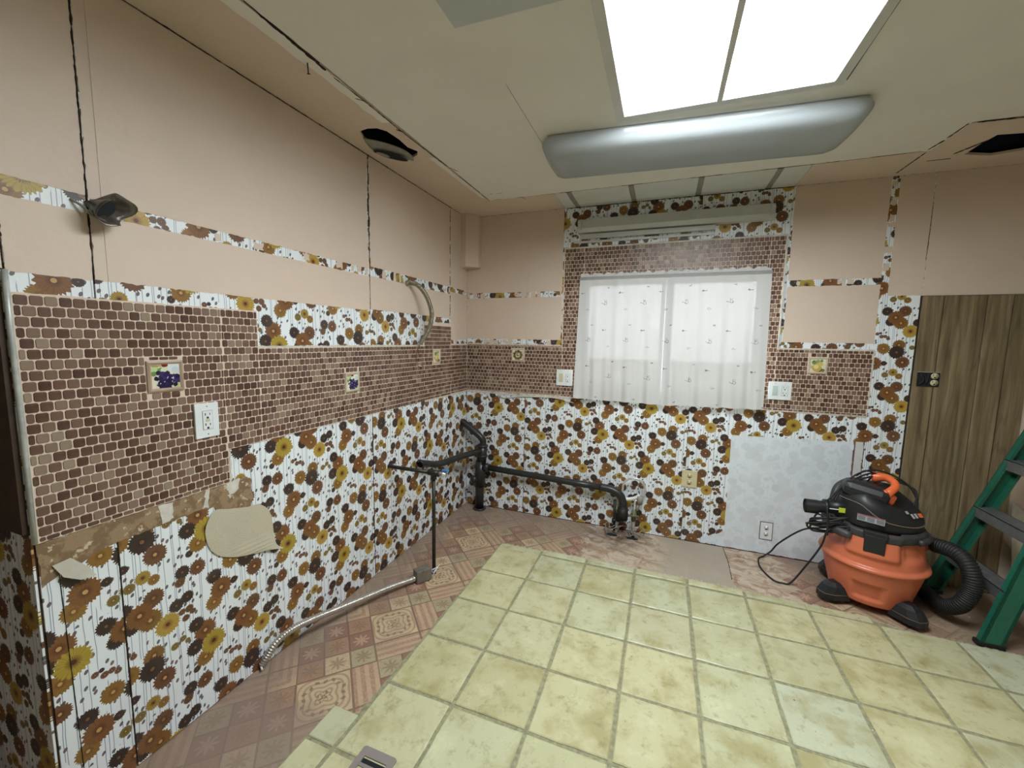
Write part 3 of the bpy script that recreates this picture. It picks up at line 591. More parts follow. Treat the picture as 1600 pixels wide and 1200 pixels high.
# painted areas
def paint(par, poly, mp, mat='beige', d=.0009, seed=0, j=.0013, label=None):
    return MB().slab(rag(poly, .011, j, seed), [], mp, -.0005, d).build('painted_panel', M[mat], par, label=label)
sd = 100
for (a0, a1, b0, b1) in [(-2.592, -2.4215, 1.836, H-.002), (-2.4165, -1.226, 1.830, H-.002), (-1.206, -.299, 1.846, H-.002), (-2.592, -2.4215, 1.597, 1.787), (-2.4165, -1.2185, 1.598, 1.788), (-1.2135, -.299, 1.606, 1.792),
                         (-.289, -.001, 1.846, H-.002), (-.286, -.001, 1.440, 1.812)]:
    sd += 1; paint(wl_, rect(a0, a1, b0, b1), Lw, seed=sd)
for (a0, a1, b0, b1) in [(.001, .818, 1.828, H-.002), (.001, .818, 1.452, 1.786), (2.306, 2.788, 1.858, H-.002), (2.306, 2.788, 1.462, 1.818)]:
    sd += 1; paint(wb_, rect(a0, a1, b0, b1), Bw, seed=sd)
sd += 1; paint(wb_, rect(2.828, 2.989, 1.750, H-.002), Bw, seed=sd); paint(wb_, [(2.9915, 1.748), (4.599, 1.748), (4.599, H-.002), (2.9915, H-.002)], Bw, seed=sd+1)
MB().slab(rect(3.492, 4.599, .001, 1.746), [], Bw, -.006, .001).build('painted_panel', M['beige'], wb_)
MB().slab(rect(2.997, 4.599, 1.746, H-.001), [], Bw, -.006, 0).build('wall_board', M['beige'], wb_)
def smears(par, mp, a0, a1, b0, b1, frac, seed, vert=False):
    r = random.Random(seed); mb = MB(); p = a0
    while p < a1:
        L = r.uniform(.010, .045); q = min(p+L, a1)
        if r.random() < frac:
            k0, k1 = b0+(b1-b0)*r.uniform(-.05, .25), b1-(b1-b0)*r.uniform(-.05, .30)
            poly = rag([(p, k0), (q, k0), (q, k1), (p, k1)], .007, .0028, seed+int(p*1000)+5000)
            if vert: poly = [(y, x) for x, y in poly]
            mb.slab(poly, [], mp, .0002, .0008)
        p = q+r.uniform(.002, .012)
    mb.build('paint_smear', M['beige'], par, kind='stuff')
smears(wl_, Lw, -1.21, -.30, 1.790, 1.848, .22, 1); smears(wl_, Lw, -2.40, -1.23, 1.788, 1.831, .22, 2); smears(wl_, Lw, -.29, -.005, 1.812, 1.847, .45, 3)
smears(wb_, Bw, .005, .815, 1.786, 1.829, .45, 4); smears(wb_, Bw, .005, .80, 1.410, 1.454, .30, 5); smears(wb_, Bw, 2.31, 2.78, 1.820, 1.857, .30, 6)
smears(wl_, Lw, 1.60, H-.01, -.300, -.288, .55, 7, True); smears(wl_, Lw, 1.85, H-.01, -1.227, -1.205, .45, 8, True); smears(wb_, Bw, 1.87, H-.01, 2.788, 2.829, .22, 9, True)
smears(wl_, Lw, -.28, -.005, 1.409, 1.441, .4, 10); smears(wb_, Bw, 1.46, 2.12, .818, .831, .3, 11, True)
# raised joint ribs in the painted boards
for y in (-2.385,): MB().box(-.001, .0022, y-.002, y+.002, 1.60, H-.01).build('joint_rib', M['beige'], wl_)
MB().box(.541, .546, -.0025, 0, 1.455, H-.01).build('joint_rib', M['beige'], wb_); MB().box(.530, .5335, -.0020, 0, 1.455, H-.01).build('joint_rib', M['beige'], wb_)
crack([(2.99, 2.28), (2.989, 2.1), (2.987, 1.95)], .0015, lambda a, b, d=0: (a, -d, b), seed=77, par=wb_)
crack([(-2.419, 1.60), (-2.419, 1.79), (-2.419, 2.43)], .0022, Lw, seed=78, par=wl_)
crack([(-1.217, 1.615), (-1.216, 1.80)], .0012, Lw, seed=79, par=wl_)
crack([(-1.216, 1.86), (-1.214, 2.1), (-1.217, 2.25), (-1.215, H-.006)], .0042, Lw, seed=301, par=wl_)
for a_, b_ in ((1.62, 1.67), (1.69, 1.72), (1.745, 1.78), (1.86, 1.92), (1.94, 1.97), (1.99, 2.06), (2.09, 2.17), (2.20, 2.30), (2.33, 2.42)): crack([(-.295, a_), (-.294, b_)], .0028, Lw, seed=int(a_*100), par=wl_)
crack([(-2.59, H-.004), (-1.3, H-.004), (-.27, H-.004)], .0019, Lw, seed=80, par=wl_)
crack([(.83, H-.004), (2.30, H-.004)], .003, Bw, seed=81, par=wb_)
for x in (.5365, 1.7725): crack([(x, .02), (x, .95)], .0012, Bw, seed=82, par=wb_)
crack([(-2.42, .01), (-2.42, .79)], .0024, Lw, seed=83, par=wl_); crack([(-1.216, .01), (-1.216, .99)], .0012, Lw, seed=84, par=wl_)
crack([(-2.545, .01), (-2.555, .76)], .0009, Lw, seed=86, par=wl_, mat='iron')
# boxed corner chase
MB().slab([(.001, -.001), (.001, -.118), (.045, -.118), (.128, -.050), (.128, -.001)], [], lambda a, b, d: (a, b, 2.030+d), 0, H-2.032).build('trim_1', M['beige'], kind='structure')

# ---- mosaic
PT = .02865
def tile_poly(w, h, r=.0045):
    o = []
    for sx_, sy_, a in ((1, 1, 0), (-1, 1, 90), (-1, -1, 180), (1, -1, 270)):
        for da in (12, 78):
            t = math.radians(a+da); rr = min(r, w*.3, h*.3); o.append((sx_*(w/2-rr)+rr*math.cos(t), sy_*(h/2-rr)+rr*math.sin(t)))
    return o
def add_tile(mb, u, v, w, h, mp, t0=.0018, t1=.0062):
    P = tile_poly(w, h); n = len(P)
    vs = [mp(u+a*.93, v+b*.93, t1) for a, b in P]+[mp(u+a, v+b, t1-.0012) for a, b in P]+[mp(u+a, v+b, t0) for a, b in P]
    fs = [tuple(range(n))]+[(i, n+i, n+(i+1) % n, (i+1) % n) for i in range(n)]+[(n+i, 2*n+i, 2*n+(i+1) % n, n+(i+1) % n) for i in range(n)]
    mb.add(vs, fs)
tl = MB(); add_tile(tl, 0, 0, PT-.0027, PT-.0027, lambda a, b, d: (a, b, d))
tile_me = bpy.data.meshes.new('mosaic_tile'); tile_me.from_pydata(tl.v, [], tl.f); tile_me.materials.append(M['mosaic'])
bm = bmesh.new(); bm.from_mesh(tile_me); bmesh.ops.recalc_face_normals(bm, faces=bm.faces[:]); bm.to_mesh(tile_me); bm.free()
RL = Matrix(((0, 0, 1, 0), (1, 0, 0, 0), (0, 1, 0, 0), (0, 0, 0, 1)))
def mosaic(par, regions, cut, mp, v0, u0, left=False, seed=1):
    """regions/cut: (u0,u1,v0,v1) ; tiles clipped to the regions, skipped inside cuts"""
    r = random.Random(seed); whole = []; mb = MB(); a_ = min(q[0] for q in regions); b_ = max(q[1] for q in regions); c_ = min(q[2] for q in regions); d_ = max(q[3] for q in regions)
    for row in range(int((d_-c_)/PT)+3):
        v = v0-(row+.5)*PT; ofs = (row % 2)*.5*PT+r.choice((0, 0, 0, .12*PT))
        for k in range(int((b_-a_)/PT)+4):
            u = u0-PT+ofs+(k+.5)*PT
            for R in regions:
                ua, ub = max(u-PT/2, R[0]), min(u+PT/2, R[1]); va, vb = max(v-PT/2, R[2]), min(v+PT/2, R[3])
                if ub-ua < .008 or vb-va < .008: continue
                hit = False
                for Cc in cut:
                    if ub > Cc[0] and ua < Cc[1] and vb > Cc[2] and va < Cc[3]:
                        if ua < Cc[0]-.007: ub = Cc[0]
                        elif ub > Cc[1]+.007: ua = Cc[1]
                        elif vb > Cc[3]+.009: va = Cc[3]
                        elif va < Cc[2]-.009: vb = Cc[2]
                        else: hit = True
                if hit or ub-ua < .007 or vb-va < .007: continue
                uc, vc, w, h = (ua+ub)/2+r.uniform(-.0005, .0005), (va+vb)/2+r.uniform(-.0004, .0004), ub-ua-.0027, vb-va-.0027
                if left and w > PT-.0032 and h > PT-.0032: whole.append((uc, vc))
                else: add_tile(mb, uc, vc, w, h, mp)
    if left:
        whole.sort(key=lambda q: q[0])
        for uc, vc in whole[:300]:
            o = bpy.data.objects.new('mosaic_tile', tile_me); link(o, par); o.matrix_local = Matrix.Translation((0, uc, vc)) @ RL @ Matrix.Rotation(r.uniform(-.012, .012), 4, 'Z')
        for uc, vc in whole[300:]: add_tile(mb, uc, vc, PT-.0027, PT-.0027, mp)
    mb.build('mosaic_tile', M['mosaic'], par, kind='stuff')
LR = [(-2.588, -2.063, .868, 1.541), (-2.063, -1.917, 1.000, 1.541), (-1.917, -.664, 1.002, 1.392), (-.664, -.287, 1.006, 1.553), (-.287, -.006, 1.010, 1.404)]
grout_l = [(-2.592, .866), (-2.061, .866), (-2.061, .999), (-1.1, 1.000), (-.664, 1.004), (-.004, 1.008), (-.004, 1.409), (-.283, 1.409), (-.283, 1.559), (-.668, 1.559), (-.668, 1.397), (-1.914, 1.397), (-1.914, 1.545), (-2.592, 1.545)]
MB().slab(rag(grout_l, .014, .0009, 51), [], Lw, 0, .0042).build('mosaic_grout', M['grout'], wl_)
PICL = [(-2.314, -2.203, 1.249, 1.357), (-1.434, -1.325, 1.150, 1.257), (-.560, -.451, 1.262, 1.368)]
OUTL = (-2.172, -2.106, 1.078, 1.180)
mosaic(wl_, LR, PICL+[OUTL], Lw, 1.541, -2.588, True, 3)
PICB = [(.413, .522, 1.273, 1.381), (2.455, 2.563, 1.262, 1.370)]
OUTB = [(.812, .910, 1.112, 1.205), (2.262, 2.360, 1.098, 1.186)]
BR_ = [(.006, .834, 1.014, 1.404), (.834, WIN[0]+.02, 1.010, 2.140), (WIN[0]+.02, WIN[1]-.01, 1.935, 2.140), (WIN[1]-.01, 2.278, 1.010, 2.140), (2.278, 2.790, 1.010, 1.415)]
gb_ = [(.004, 1.010), (.93, 1.006), (WIN[0]-.002, 1.04), (WIN[1]+.002, 1.04), (2.21, 1.005), (2.793, 1.006), (2.793, 1.420), (2.283, 1.420), (2.283, 2.145), (.829, 2.145), (.829, 1.409), (.004, 1.409)]
MB().slab(rag(gb_, .014, .0009, 52), [rect(WIN[0]-.002, WIN[1]+.002, WIN[2]-.0, WIN[3])], Bw, 0, .0042).build('mosaic_grout', M['grout'], wb_)
mosaic(wb_, BR_, PICB+OUTB, Bw, 2.140, .006, False, 4)
# trims
MB().tube([(.010, -2.597, 1.60), (.009, -2.598, 1.45), (.010, -2.597, 1.2), (.009, -2.598, .87)], .0065, 8).build('trim_2', M['bead'], kind='structure')
MB().box(2.279, 2.288, -.010, 0, 1.425, 2.150, .0015).build('trim_3', M['caulk'], kind='structure')
MB().box(.829, 2.288, -.009, 0, 2.141, 2.150, .0015).build('trim_4', M['caulk'], kind='structure')
MB().box(2.288, 2.795, -.007, 0, 1.417, 1.4245, .001).build('trim_5', M['caulk'], kind='structure')
def strip(par, pts, w, mp, seed, d=.004, mat='caulk', name='caulk_line'):
    o = crack(pts, w, mp, name, seed, par, mat, d); return o
strip(wl_, [(-.66, .997), (-.4, 1.0), (-.01, 1.004)], .008, Lw, 60); strip(wl_, [(-1.917, 1.397), (-1.3, 1.397), (-.67, 1.397)], .006, Lw, 61, .005)
strip(wl_, [(-2.058, 1.0), (-2.058, .87)], .005, Lw, 62, .005); strip(wl_, [(-.665, 1.558), (-.285, 1.560)], .007, Lw, 63, .005)
strip(wb_, [(.01, 1.002), (.25, .998), (.5, .993), (.93, 1.000)], .013, Bw, 64); strip(wb_, [(.01, 1.412), (.82, 1.412)], .004, Bw, 65, .005)
strip(wb_, [(2.79, 1.01), (2.793, 1.2), (2.794, 1.42)], .005, Bw, 66, .005); strip(wb_, [(2.28, 1.003), (2.79, 1.001)], .003, Bw, 67, .003)
MB().tube(smooth_path([(.30, -.006, .985), (.36, -.012, .967), (.48, -.012, .985), (.60, -.008, .990), (.80, -.010, .992), (.94, -.02, .965)], 8), .004, 6).build('loose_caulk', M['caulk'], wb_, label='loose white caulk bead hanging under the mosaic')
# picture tiles
def pic_tile(par, u0, u1, v0, v1, side, mat, fmat, label):
    cu, cv, w, h = (u0+u1)/2, (v0+v1)/2, u1-u0-.004, v1-v0-.004
    RM = RL if side == 'L' else Matrix(((1, 0, 0, 0), (0, 0, -1, 0), (0, 1, 0, 0), (0, 0, 0, 1)))
    mb = MB(); k = .012
    mb.add([(-w/2, -h/2, .002), (w/2, -h/2, .002), (w/2, h/2, .002), (-w/2, h/2, .002), (-w/2, -h/2, .010), (w/2, -h/2, .010), (w/2, h/2, .010), (-w/2, h/2, .010),
            (-w/2+k*.5, -h/2+k*.5, .0125), (w/2-k*.5, -h/2+k*.5, .0125), (w/2-k*.5, h/2-k*.5, .0125), (-w/2+k*.5, h/2-k*.5, .0125), (-w/2+k, -h/2+k, .009), (w/2-k, -h/2+k, .009), (w/2-k, h/2-k, .009), (-w/2+k, h/2-k, .009)],
           [(i, (i+1) % 4, 4+(i+1) % 4, 4+i) for i in range(4)]+[(4+i, 4+(i+1) % 4, 8+(i+1) % 4, 8+i) for i in range(4)]+[(8+i, 8+(i+1) % 4, 12+(i+1) % 4, 12+i) for i in range(4)])
    o = mb.build('picture_tile', fmat, par, label=label)
    o.matrix_local = Matrix.Translation((0, cu, cv) if side == 'L' else (cu, 0, cv)) @ RM
    f = MB().slab(rect(-w/2+k, w/2-k, -h/2+k, h/2-k), [], lambda a, b, d: (a, b, d), .004, .0092).build('tile_picture', mat, o)
def grapes(seed):
    r = random.Random(seed); D = [(-.03, .04, .012, (170, 150, 110)), (-.015, .042, .010, (176, 160, 120)), (-.030, .020, .012, (186, 206, 150)), (-.014, .020, .010, (130, 150, 90)), (-.002, .020, .012, (206, 216, 190)), (-.035, .008, .008, (110, 140, 80)), (.024, .030, .018, (210, 222, 224)), (.030, .018, .012, (196, 206, 210)), (-.002, .040, .010, (130, 40, 36)), (.034, -.018, .014, (196, 206, 150)), (.03, -.03, .012, (186, 196, 130))]
    for i, n in enumerate((3, 5, 6, 6, 5, 3)):
        for k in range(n):
            x = -.030+.012*k+i*.002+(.006 if i % 2 else 0)+(.010 if i < 2 else 0); y = .010-i*.0095; D.append((x+r.uniform(-.002, .002), y+r.uniform(-.002, .002), .0075, r.choice(((48, 36, 78), (58, 46, 96), (40, 30, 66)))))
    for _ in range(9): D.append((r.uniform(-.026, .026), r.uniform(-.035, .008), .0017, (200, 196, 220)))
    return D
cream = srgb(226, 218, 192); fr1 = plain('tan_tile_frame', srgb(176, 152, 132), .35); fr2 = plain('cream_tile_frame', srgb(206, 192, 168), .35)
pear = [(-.02, .02, .014, (120, 140, 90)), (0, .026, .012, (140, 156, 100)), (.02, .03, .008, (110, 130, 90)), (-.03, -.01, .010, (190, 170, 150)), (.03, -.03, .010, (110, 120, 70)), (.004, -.024, .020, (110, 74, 40)), (-.004, -.014, .025, (190, 166, 92)), (.014, .010, .014, (202, 184, 104)), (-.008, -.008, .014, (222, 206, 136)), (-.022, .026, .004, (80, 96, 60))]
wreath = [(.030*math.cos(a), .030*math.sin(a)-.002, .012, c) for a, c in zip([i*.7 for i in range(9)], [(96, 104, 66), (124, 100, 60), (80, 90, 60), (140, 110, 70), (100, 84, 54), (86, 98, 66), (130, 96, 60), (92, 100, 64), (116, 90, 54)])]+[(0, 0, .014, (150, 120, 80)), (.004, .004, .006, (222, 210, 180)), (-.008, -.004, .005, (190, 70, 50))]
pic_tile(wl_, *PICL[0], 'L', disc_print('grape_picture_a', cream, grapes(1)), fr1, 'cream tile painted with purple grapes, nearest the doorway')
pic_tile(wl_, *PICL[1], 'L', disc_print('grape_picture_b', cream, grapes(2)), fr2, 'cream tile painted with purple grapes, middle of left wall')
pic_tile(wl_, *PICL[2], 'L', disc_print('pear_picture_a', cream, pear), fr2, 'cream tile painted with a yellow pear')
pic_tile(wb_, *PICB[0], 'B', disc_print('wreath_picture', cream, wreath), fr2, 'cream tile painted with a green fruit wreath')
pic_tile(wb_, *PICB[1], 'B', disc_print('pear_picture_b', cream, pear), fr2, 'cream tile painted with a yellow pear')

# torn paper band, plaster flap
band = [(-2.592, .864), (-2.062, .864), (-2.062, .998), (-2.045, .866), (-1.99, .868), (-1.975, .84), (-1.97, .76), (-1.99, .72), (-2.06, .70), (-2.11, .735), (-2.13, .79), (-2.20, .797), (-2.30, .792), (-2.40, .790), (-2.47, .782), (-2.50, .770), (-2.55, .758), (-2.592, .735)]
band[2:3] = []
MB().slab(rag(band, .012, .0028, 70), [], Lw, 0, .0012).build('torn_paper', M['torn'], wl_, label='torn strip of bare brown paper under the mosaic')
for pl, sd_ in (([(-2.305, .862), (-2.262, .862), (-2.268, .80), (-2.30, .795)], 1), ([(-2.155, .865), (-2.140, .865), (-2.150, .80), (-2.166, .80)], 2), ([(-2.078, .866), (-2.02, .87), (-2.028, .83), (-2.07, .80)], 3)):
    MB().slab(rag(pl, .008, .003, 90+sd_), [], Lw, .001, .0026).build('plaster_remnant', M['caulk'], wl_)
# rounded flap of plaster paper, corner curling off the wall
out = [(-1.998, .740), (-2.075, .762), (-2.130, .775), (-2.165, .715), (-2.155, .640), (-2.118, .588), (-2.050, .550), (-1.98, .528), (-1.908, .512), (-1.862, .500), (-1.885, .530), (-1.888, .614), (-1.897, .670), (-1.915, .705), (-1.948, .735)]
out = [(p.x, p.y) for p in smooth_path([(a, b, 0) for a, b in out], 5)]
def flapmap(a, b, d):
    k = max(0, (a+1.99)/.12)*max(0, (.60-b)/.09); return (.004+d+.020*min(k, 2.2)**1.5, a, b)
mb = MB()
o = mb.slab(out, [], flapmap, .0, .0015).build('plaster_flap', M['flap'], wl_, label='rounded beige plaster paper flap curling at its lower corner')
MB().slab([(-2.568, .790), (-2.530, .795), (-2.497, .752), (-2.486, .722), (-2.520, .726), (-2.552, .750)], [], lambda a, b, d: (.003+d+max(0, (.78-b))*.35, a, b), 0, .0012).build('curled_paper', M['fabric_w'], wl_, label='curled cream scrap of peeling paper')

# whitewashed patch and strip
MB().slab(rag([(2.052, .004), (2.745, .004), (2.742, .838), (2.052, .815)], .015, .0012, 71), [], Bw, 0, .0010).build('whitewashed_panel', WP['ghost'], wb_, label='white painted patch with faint daisies showing through')
MB().slab(rag([(1.90, .004), (2.052, .004), (2.052, .13), (2.02, .095), (1.96, .07), (1.91, .05)], .01, .003, 72), [], Bw, 0, .0009).build('whitewashed_panel', WP['ghost'], wb_)
MB().slab(rect(2.752, 2.790, .004, .842), [], Bw, 0, .0035).build('filler_strip', M['greywhite'], wb_); strip(wb_, [(2.748, .84), (2.749, .4), (2.749, .02)], .004, Bw, 73, .002, 'purple', 'stain_line'); strip(wb_, [(2.796, .84), (2.796, .02)], .002, Bw, 74, .002, 'darkgap', 'open_joint')
# wood planks
for i, (a, b_) in enumerate(((2.992, 3.088), (3.092, 3.276), (3.280, 3.386), (3.390, 3.488))):
    MB().box(a, b_, -.010, -.001, .002, 1.744, .0015).build('wood_plank', M['wood'], wb_)
MB().slab(rect(2.985, 3.492, .001, 1.747), [], Bw, -.006, .001).build('wood_plank_backing', M['darkgap'], wb_)

# ------------------------------------------------------------------ window
win = bpy.data.objects.new('window_1', None); link(win); win['kind'] = 'structure'
a0, a1, b0, b1 = WIN
mb = MB(); f = .035
mb.box(a0, a0+f, .03, .11, b0, b1, .003); mb.box(a1-f, a1, .03, .11, b0, b1, .003); mb.box(a0+f, a1-f, .03, .11, b0, b0+f, .003); mb.box(a0+f, a1-f, .03, .11, b1-f, b1, .003)
mb.build('window_frame', M['wvinyl'], win)
MB().box(1.565, 1.605, .04, .10, b0+f, b1-f, .003).build('mullion', M['wvinyl'], win)
for s0, s1, yy in ((a0+f, 1.565, .06), (1.605, a1-f, .08)):
    m2 = MB(); w = .022; m2.box(s0, s0+w, yy-.012, yy+.012, b0+f, b1-f, .002); m2.box(s1-w, s1, yy-.012, yy+.012, b0+f, b1-f, .002); m2.box(s0+w, s1-w, yy-.012, yy+.012, b0+f, b0+f+w, .002); m2.box(s0+w, s1-w, yy-.012, yy+.012, b1-f-w, b1-f, .002)
    sh = m2.build('sash', M['wvinyl'], win); MB().box(s0+w, s1-w, yy-.002, yy+.002, b0+f+w, b1-f-w).build('pane', M['glass'], sh)
MB().box(a0, a1, .0, .03, b0-.001, b0+.012, .002).build('window_sill', M['caulk'], win)
mb = MB(); mb.box(a0, a0+.012, .0, .031, b0+.012, b1); mb.box(a1-.012, a1, 0, .031, b0+.012, b1); mb.box(a0+.012, a1-.012, 0, .031, b1-.012, b1); mb.build('window_reveal', M['caulk'], win)
# curtain rod and two curtains
rod = MB().box(.958, 2.212, -.040, -.030, 1.893, 1.922, .004); rod.box(.958, .966, -.034, -.004, 1.895, 1.920, .001); rod.box(2.204, 2.212, -.034, -.004, 1.895, 1.920, .001)
tag(rod.build('curtain_rod', plain('flat_grey_rod_sleeve', srgb(150, 148, 148), .6, var=.06)), 'flat grey curtain rod across the top of the window', 'curtain rod')
def curtain(xa, xb, zb_l, zb_r, seed, label):
    r = random.Random(1); nx, nz = 150, 60; ph = [r.uniform(0, 6.28) for _ in range(5)]; vs = []; fs = []
    for i in range(nx+1):
        u = i/nx
        for k in range(nz+1):
            t = k/nz; zt = 1.897; zb = zb_l+(zb_r-zb_l)*u; z = zt+(zb-zt)*t; x = xa+(xb-xa)*u
            x += (-.012+.0*u)*t if seed == 1 and u < .02 else 0
            edge_l = -.010*t*(1-u) if seed == 1 else .0; edge_r = .012*t*u if seed == 2 else 0
            X = x+edge_l+edge_r
            a = (.0030+.0055*t)
            y = -.050-a*(math.sin(X*46+ph[0]+.8*t)+.6*math.sin(X*83+ph[1]-1.2*t)+.35*math.sin(X*21+ph[2]))-.006*t
            if t > .93: z += .0015*math.sin(X*60+ph[3])
            vs.append((X, y, z))
    for i in range(nx):
        for k in range(nz): a = i*(nz+1)+k; fs.append((a, a+1, a+nz+2, a+nz+1))
    o = MB().add(vs, fs, True).build('curtain', M['curtain'], recalc=False); tag(o, label, 'curtain', None)
    # stitched hem and ruffled header
    hv = []; hf = []
    for i in range(nx+1):
        for k in (nz-4, nz): v = vs[i*(nz+1)+k]; hv.append((v[0], v[1]-.0016, v[2]))
    for i in range(nx): hf.append((2*i, 2*i+1, 2*i+3, 2*i+2))
    MB().add(hv, hf, True).build('hem', M['curtain'], o, recalc=False)
    hv = []; hf = []
    for i in range(nx+1):
        X = xa+(xb-xa)*i/nx; hv += [(X, -.032+.003*math.sin(X*90), 1.918), (X, -.034+.005*math.sin(X*90+1), 1.945+.005*math.sin(X*70+seed)+.004*math.sin(X*131))]
    for i in range(nx): hf.append((2*i, 2*i+2, 2*i+3, 2*i+1))
    MB().add(hv, hf, True).build('header', M['curtain'], o, recalc=False)
curtain(.966, 1.5732, 1.009, 1.000, 1, 'left white sheer curtain with small grey bird print')
curtain(1.5742, 2.205, 1.000, 1.014, 2, 'right white sheer curtain with small grey bird print')
# outside: ground, plus an invented cover and wall that dim the window light
MB().box(-6, 10, .5, 14, -.5, -.3).build('ground', plain('dry_lawn', srgb(110, 116, 84), .95, var=.2, scale=4), kind='structure')
ext = MB().box(-3, 7, 4.0, 4.2, -.3, 1.15); ext_o = ext.build('wall_added_outside', plain('pale_stucco_added_wall', srgb(190, 184, 170), .9, var=.06, scale=5), kind='structure')
MB().box(.2, 3.0, .16, 2.3, 2.42, 2.50).build('added_sky_shade', plain('white_added_cover', srgb(210, 210, 205), .7), kind='structure')
bpy.data.objects['added_sky_shade'].name = 'sky_shade_roof'

# ------------------------------------------------------------------ ceiling light fixture
fx = empty('ceiling_light_fixture', (1.63, -.86, H), 'long white wraparound acrylic light fixture under the skylight, unlit', 'light fixture', rz=math.radians(3.9))
Mf = Matrix.Translation((1.63, -.86, H)) @ Matrix.Rotation(math.radians(3.9), 4, 'Z')
m_ = MB(); m_.box(-.655, .655, -.205, .150, -.022, -.001, .004, Mf); m_.build('base_pan', M['fixture'], fx)
# lens: lofted cross-section, rounded ends
vs = []; fs = []; NS = 40; prof = []
for k in range(15):
    a = PI*k/14; prof.append((math.cos(a), math.sin(a)))
for i in range(NS+1):
    t = i/NS; xx = -.690+1.38*t; e = min(1, min(t, 1-t)*1.38/.085); e = math.sqrt(max(0, 1-(1-e)**2)); e = .30+.70*e
    for c_, s_ in prof:
        sx2 = math.copysign(abs(c_)**.62, c_); sz = abs(s_)**.55
        vs.append(Mf @ Vector((xx, -.028+sx2*.192*(.55+.45*e), -.016-.085*sz*e)))
for i in range(NS):
    for k in range(14): a = i*15+k; fs.append((a, a+1, a+16, a+15))
fs.append(tuple(range(15))); fs.append(tuple(NS*15+k for k in range(15)))
lens = MB().add(vs, fs, True).build('lens', M['lens'], fx)
# shop light above the window
sl = empty('strip_light_fixture', (1.56, 0, 2.29), 'old white fluorescent strip fixture mounted on the wall above the window', 'light fixture')
MB().slab([(.0, 2.345), (.040, 2.338), (.046, 2.275), (.030, 2.247), (.0, 2.240)], [], lambda a, b, d: (d, -a, b), .935, 2.195).build('channel', M['fixture'], sl)
for xx in (.948, 2.182):
    MB().box(xx-.012, xx+.012, -.062, -.040, 2.262, 2.325, .003).build('lamp_holder', M['fixture'], sl)
MB().box(.955, 1.86, -.030, -.0, 2.205, 2.236, .003).build('lower_flange', M['fixture'], sl)
MB().box(.90, 1.86, -.012, -.0, 2.176, 2.192, .002).build('lower_flange', M['fixture'], sl)

# nail in the ceiling strip
n1 = MB().tube([(.300, -1.895, H), (.292, -1.884, H-.030)], .0022, 6); n1.tube([(.2925, -1.884, H-.029), (.292, -1.883, H-.0315)], .006, 8)
tag(n1.build('nail', M['iron']), 'bent dark nail sticking out of the ceiling strip at upper left', 'nail')

# ------------------------------------------------------------------ outlets
def plate(root, side, u0, u1, v0, v1, mat, d=.008, base=.006):
    mp_box = (lambda mb, a, b, c, e, f0, f1, bv=0: mb.box(f0, f1, a, b, c, e, bv)) if side == 'L' else (lambda mb, a, b, c, e, f0, f1, bv=0: mb.box(a, b, -f1, -f0, c, e, bv))
    mb = MB(); mp_box(mb, u0, u1, v0, v1, base, base+d, .002); mb.build('wall_plate', mat, root); return mp_box
def slots(root, bx, side, u, v, s=1.0, f=.016, ground=True):
    mb = MB(); bx(mb, u-.0085*s, u-.0060*s, v-.002*s, v+.006*s, f-.002, f+.0006); bx(mb, u+.0055*s, u+.0075*s, v-.002*s, v+.005*s, f-.002, f+.0006); bx(mb, u-.0035*s, u+.0025*s, v-.0125*s, v-.0065*s, f-.002, f+.0006)
    mb.build('slot', M['slot'], root)
def receptacle(root, bx, u, v0, v1, mat, f=.014, w=.0165):
    mb = MB(); bx(mb, u-w-.0015, u+w+.0015, v0-.0015, v1+.0015, f-.002, f+.0004); mb.build('receptacle_gap', M['tape'], root)
    mb = MB(); bx(mb, u-w, u+w, v0, v1, f-.003, f+.002, .001); mb.build('receptacle', mat, root)
    h = (v1-v0); slots(root, bx, None, u, v1-h*.20, 1.15, f+.002); slots(root, bx, None, u, v0+h*.24, 1.15, f+.002)
def screws(root, bx, pts, f):
    for u, v in pts:
        mb = MB(); bx(mb, u-.0022, u+.0022, v-.0022, v+.0022, f-.001, f+.0008, .0005); mb.build('screw', M['alu'], root)
o1 = empty('electrical_outlet', (0, -2.139, 1.130), 'white outlet plate on the brown mosaic of the left wall, near the grape tile', 'outlet')
bx = plate(o1, 'L', -2.181, -2.098, 1.066, 1.194, M['white'], .010); receptacle(o1, bx, -2.139, 1.097, 1.165, M['white'], .016)
mb = MB(); bx(mb, -2.146, -2.132, 1.126, 1.136, .016, .0195, .0005); mb.build('test_button', M['offplate'], o1); screws(o1, bx, [(-2.139, 1.182), (-2.139, 1.079)], .016)
o2 = empty('electrical_outlet', (.860, 0, 1.158), 'white double plate with switch and outlet, left of the curtains', 'outlet')
bx = plate(o2, 'B', .796, .924, 1.096, 1.220, M['white'], .010); receptacle(o2, bx, .887, 1.126, 1.192, M['white'], .016)
mb = MB(); bx(mb, .8175, .8505, 1.126, 1.192, .014, .0185, .001); mb.build('rocker_switch', M['offplate'], o2); screws(o2, bx, [(.887, 1.208), (.834, 1.208)], .016)
o3 = empty('electrical_outlet', (2.312, 0, 1.140), 'white double plate with switch and outlet, right of the curtains', 'outlet')
bx = plate(o3, 'B', 2.246, 2.378, 1.082, 1.202, M['white'], .010); receptacle(o3, bx, 2.340, 1.110, 1.176, M['white'], .016)
mb = MB(); bx(mb, 2.268, 2.301, 1.110, 1.176, .014, .0185, .001); mb.build('rocker_switch', plain('pale_mint_plastic', srgb(196, 216, 208), .35), o3); screws(o3, bx, [(2.340, 1.190), (2.284, 1.190)], .016)
o4 = empty('electrical_outlet', (1.804, 0, .467), 'almond yellow outlet plate on the daisy wallpaper under the window', 'outlet')
bx = plate(o4, 'B', 1.752, 1.854, .405, .530, M['offplate'], .008, 0)
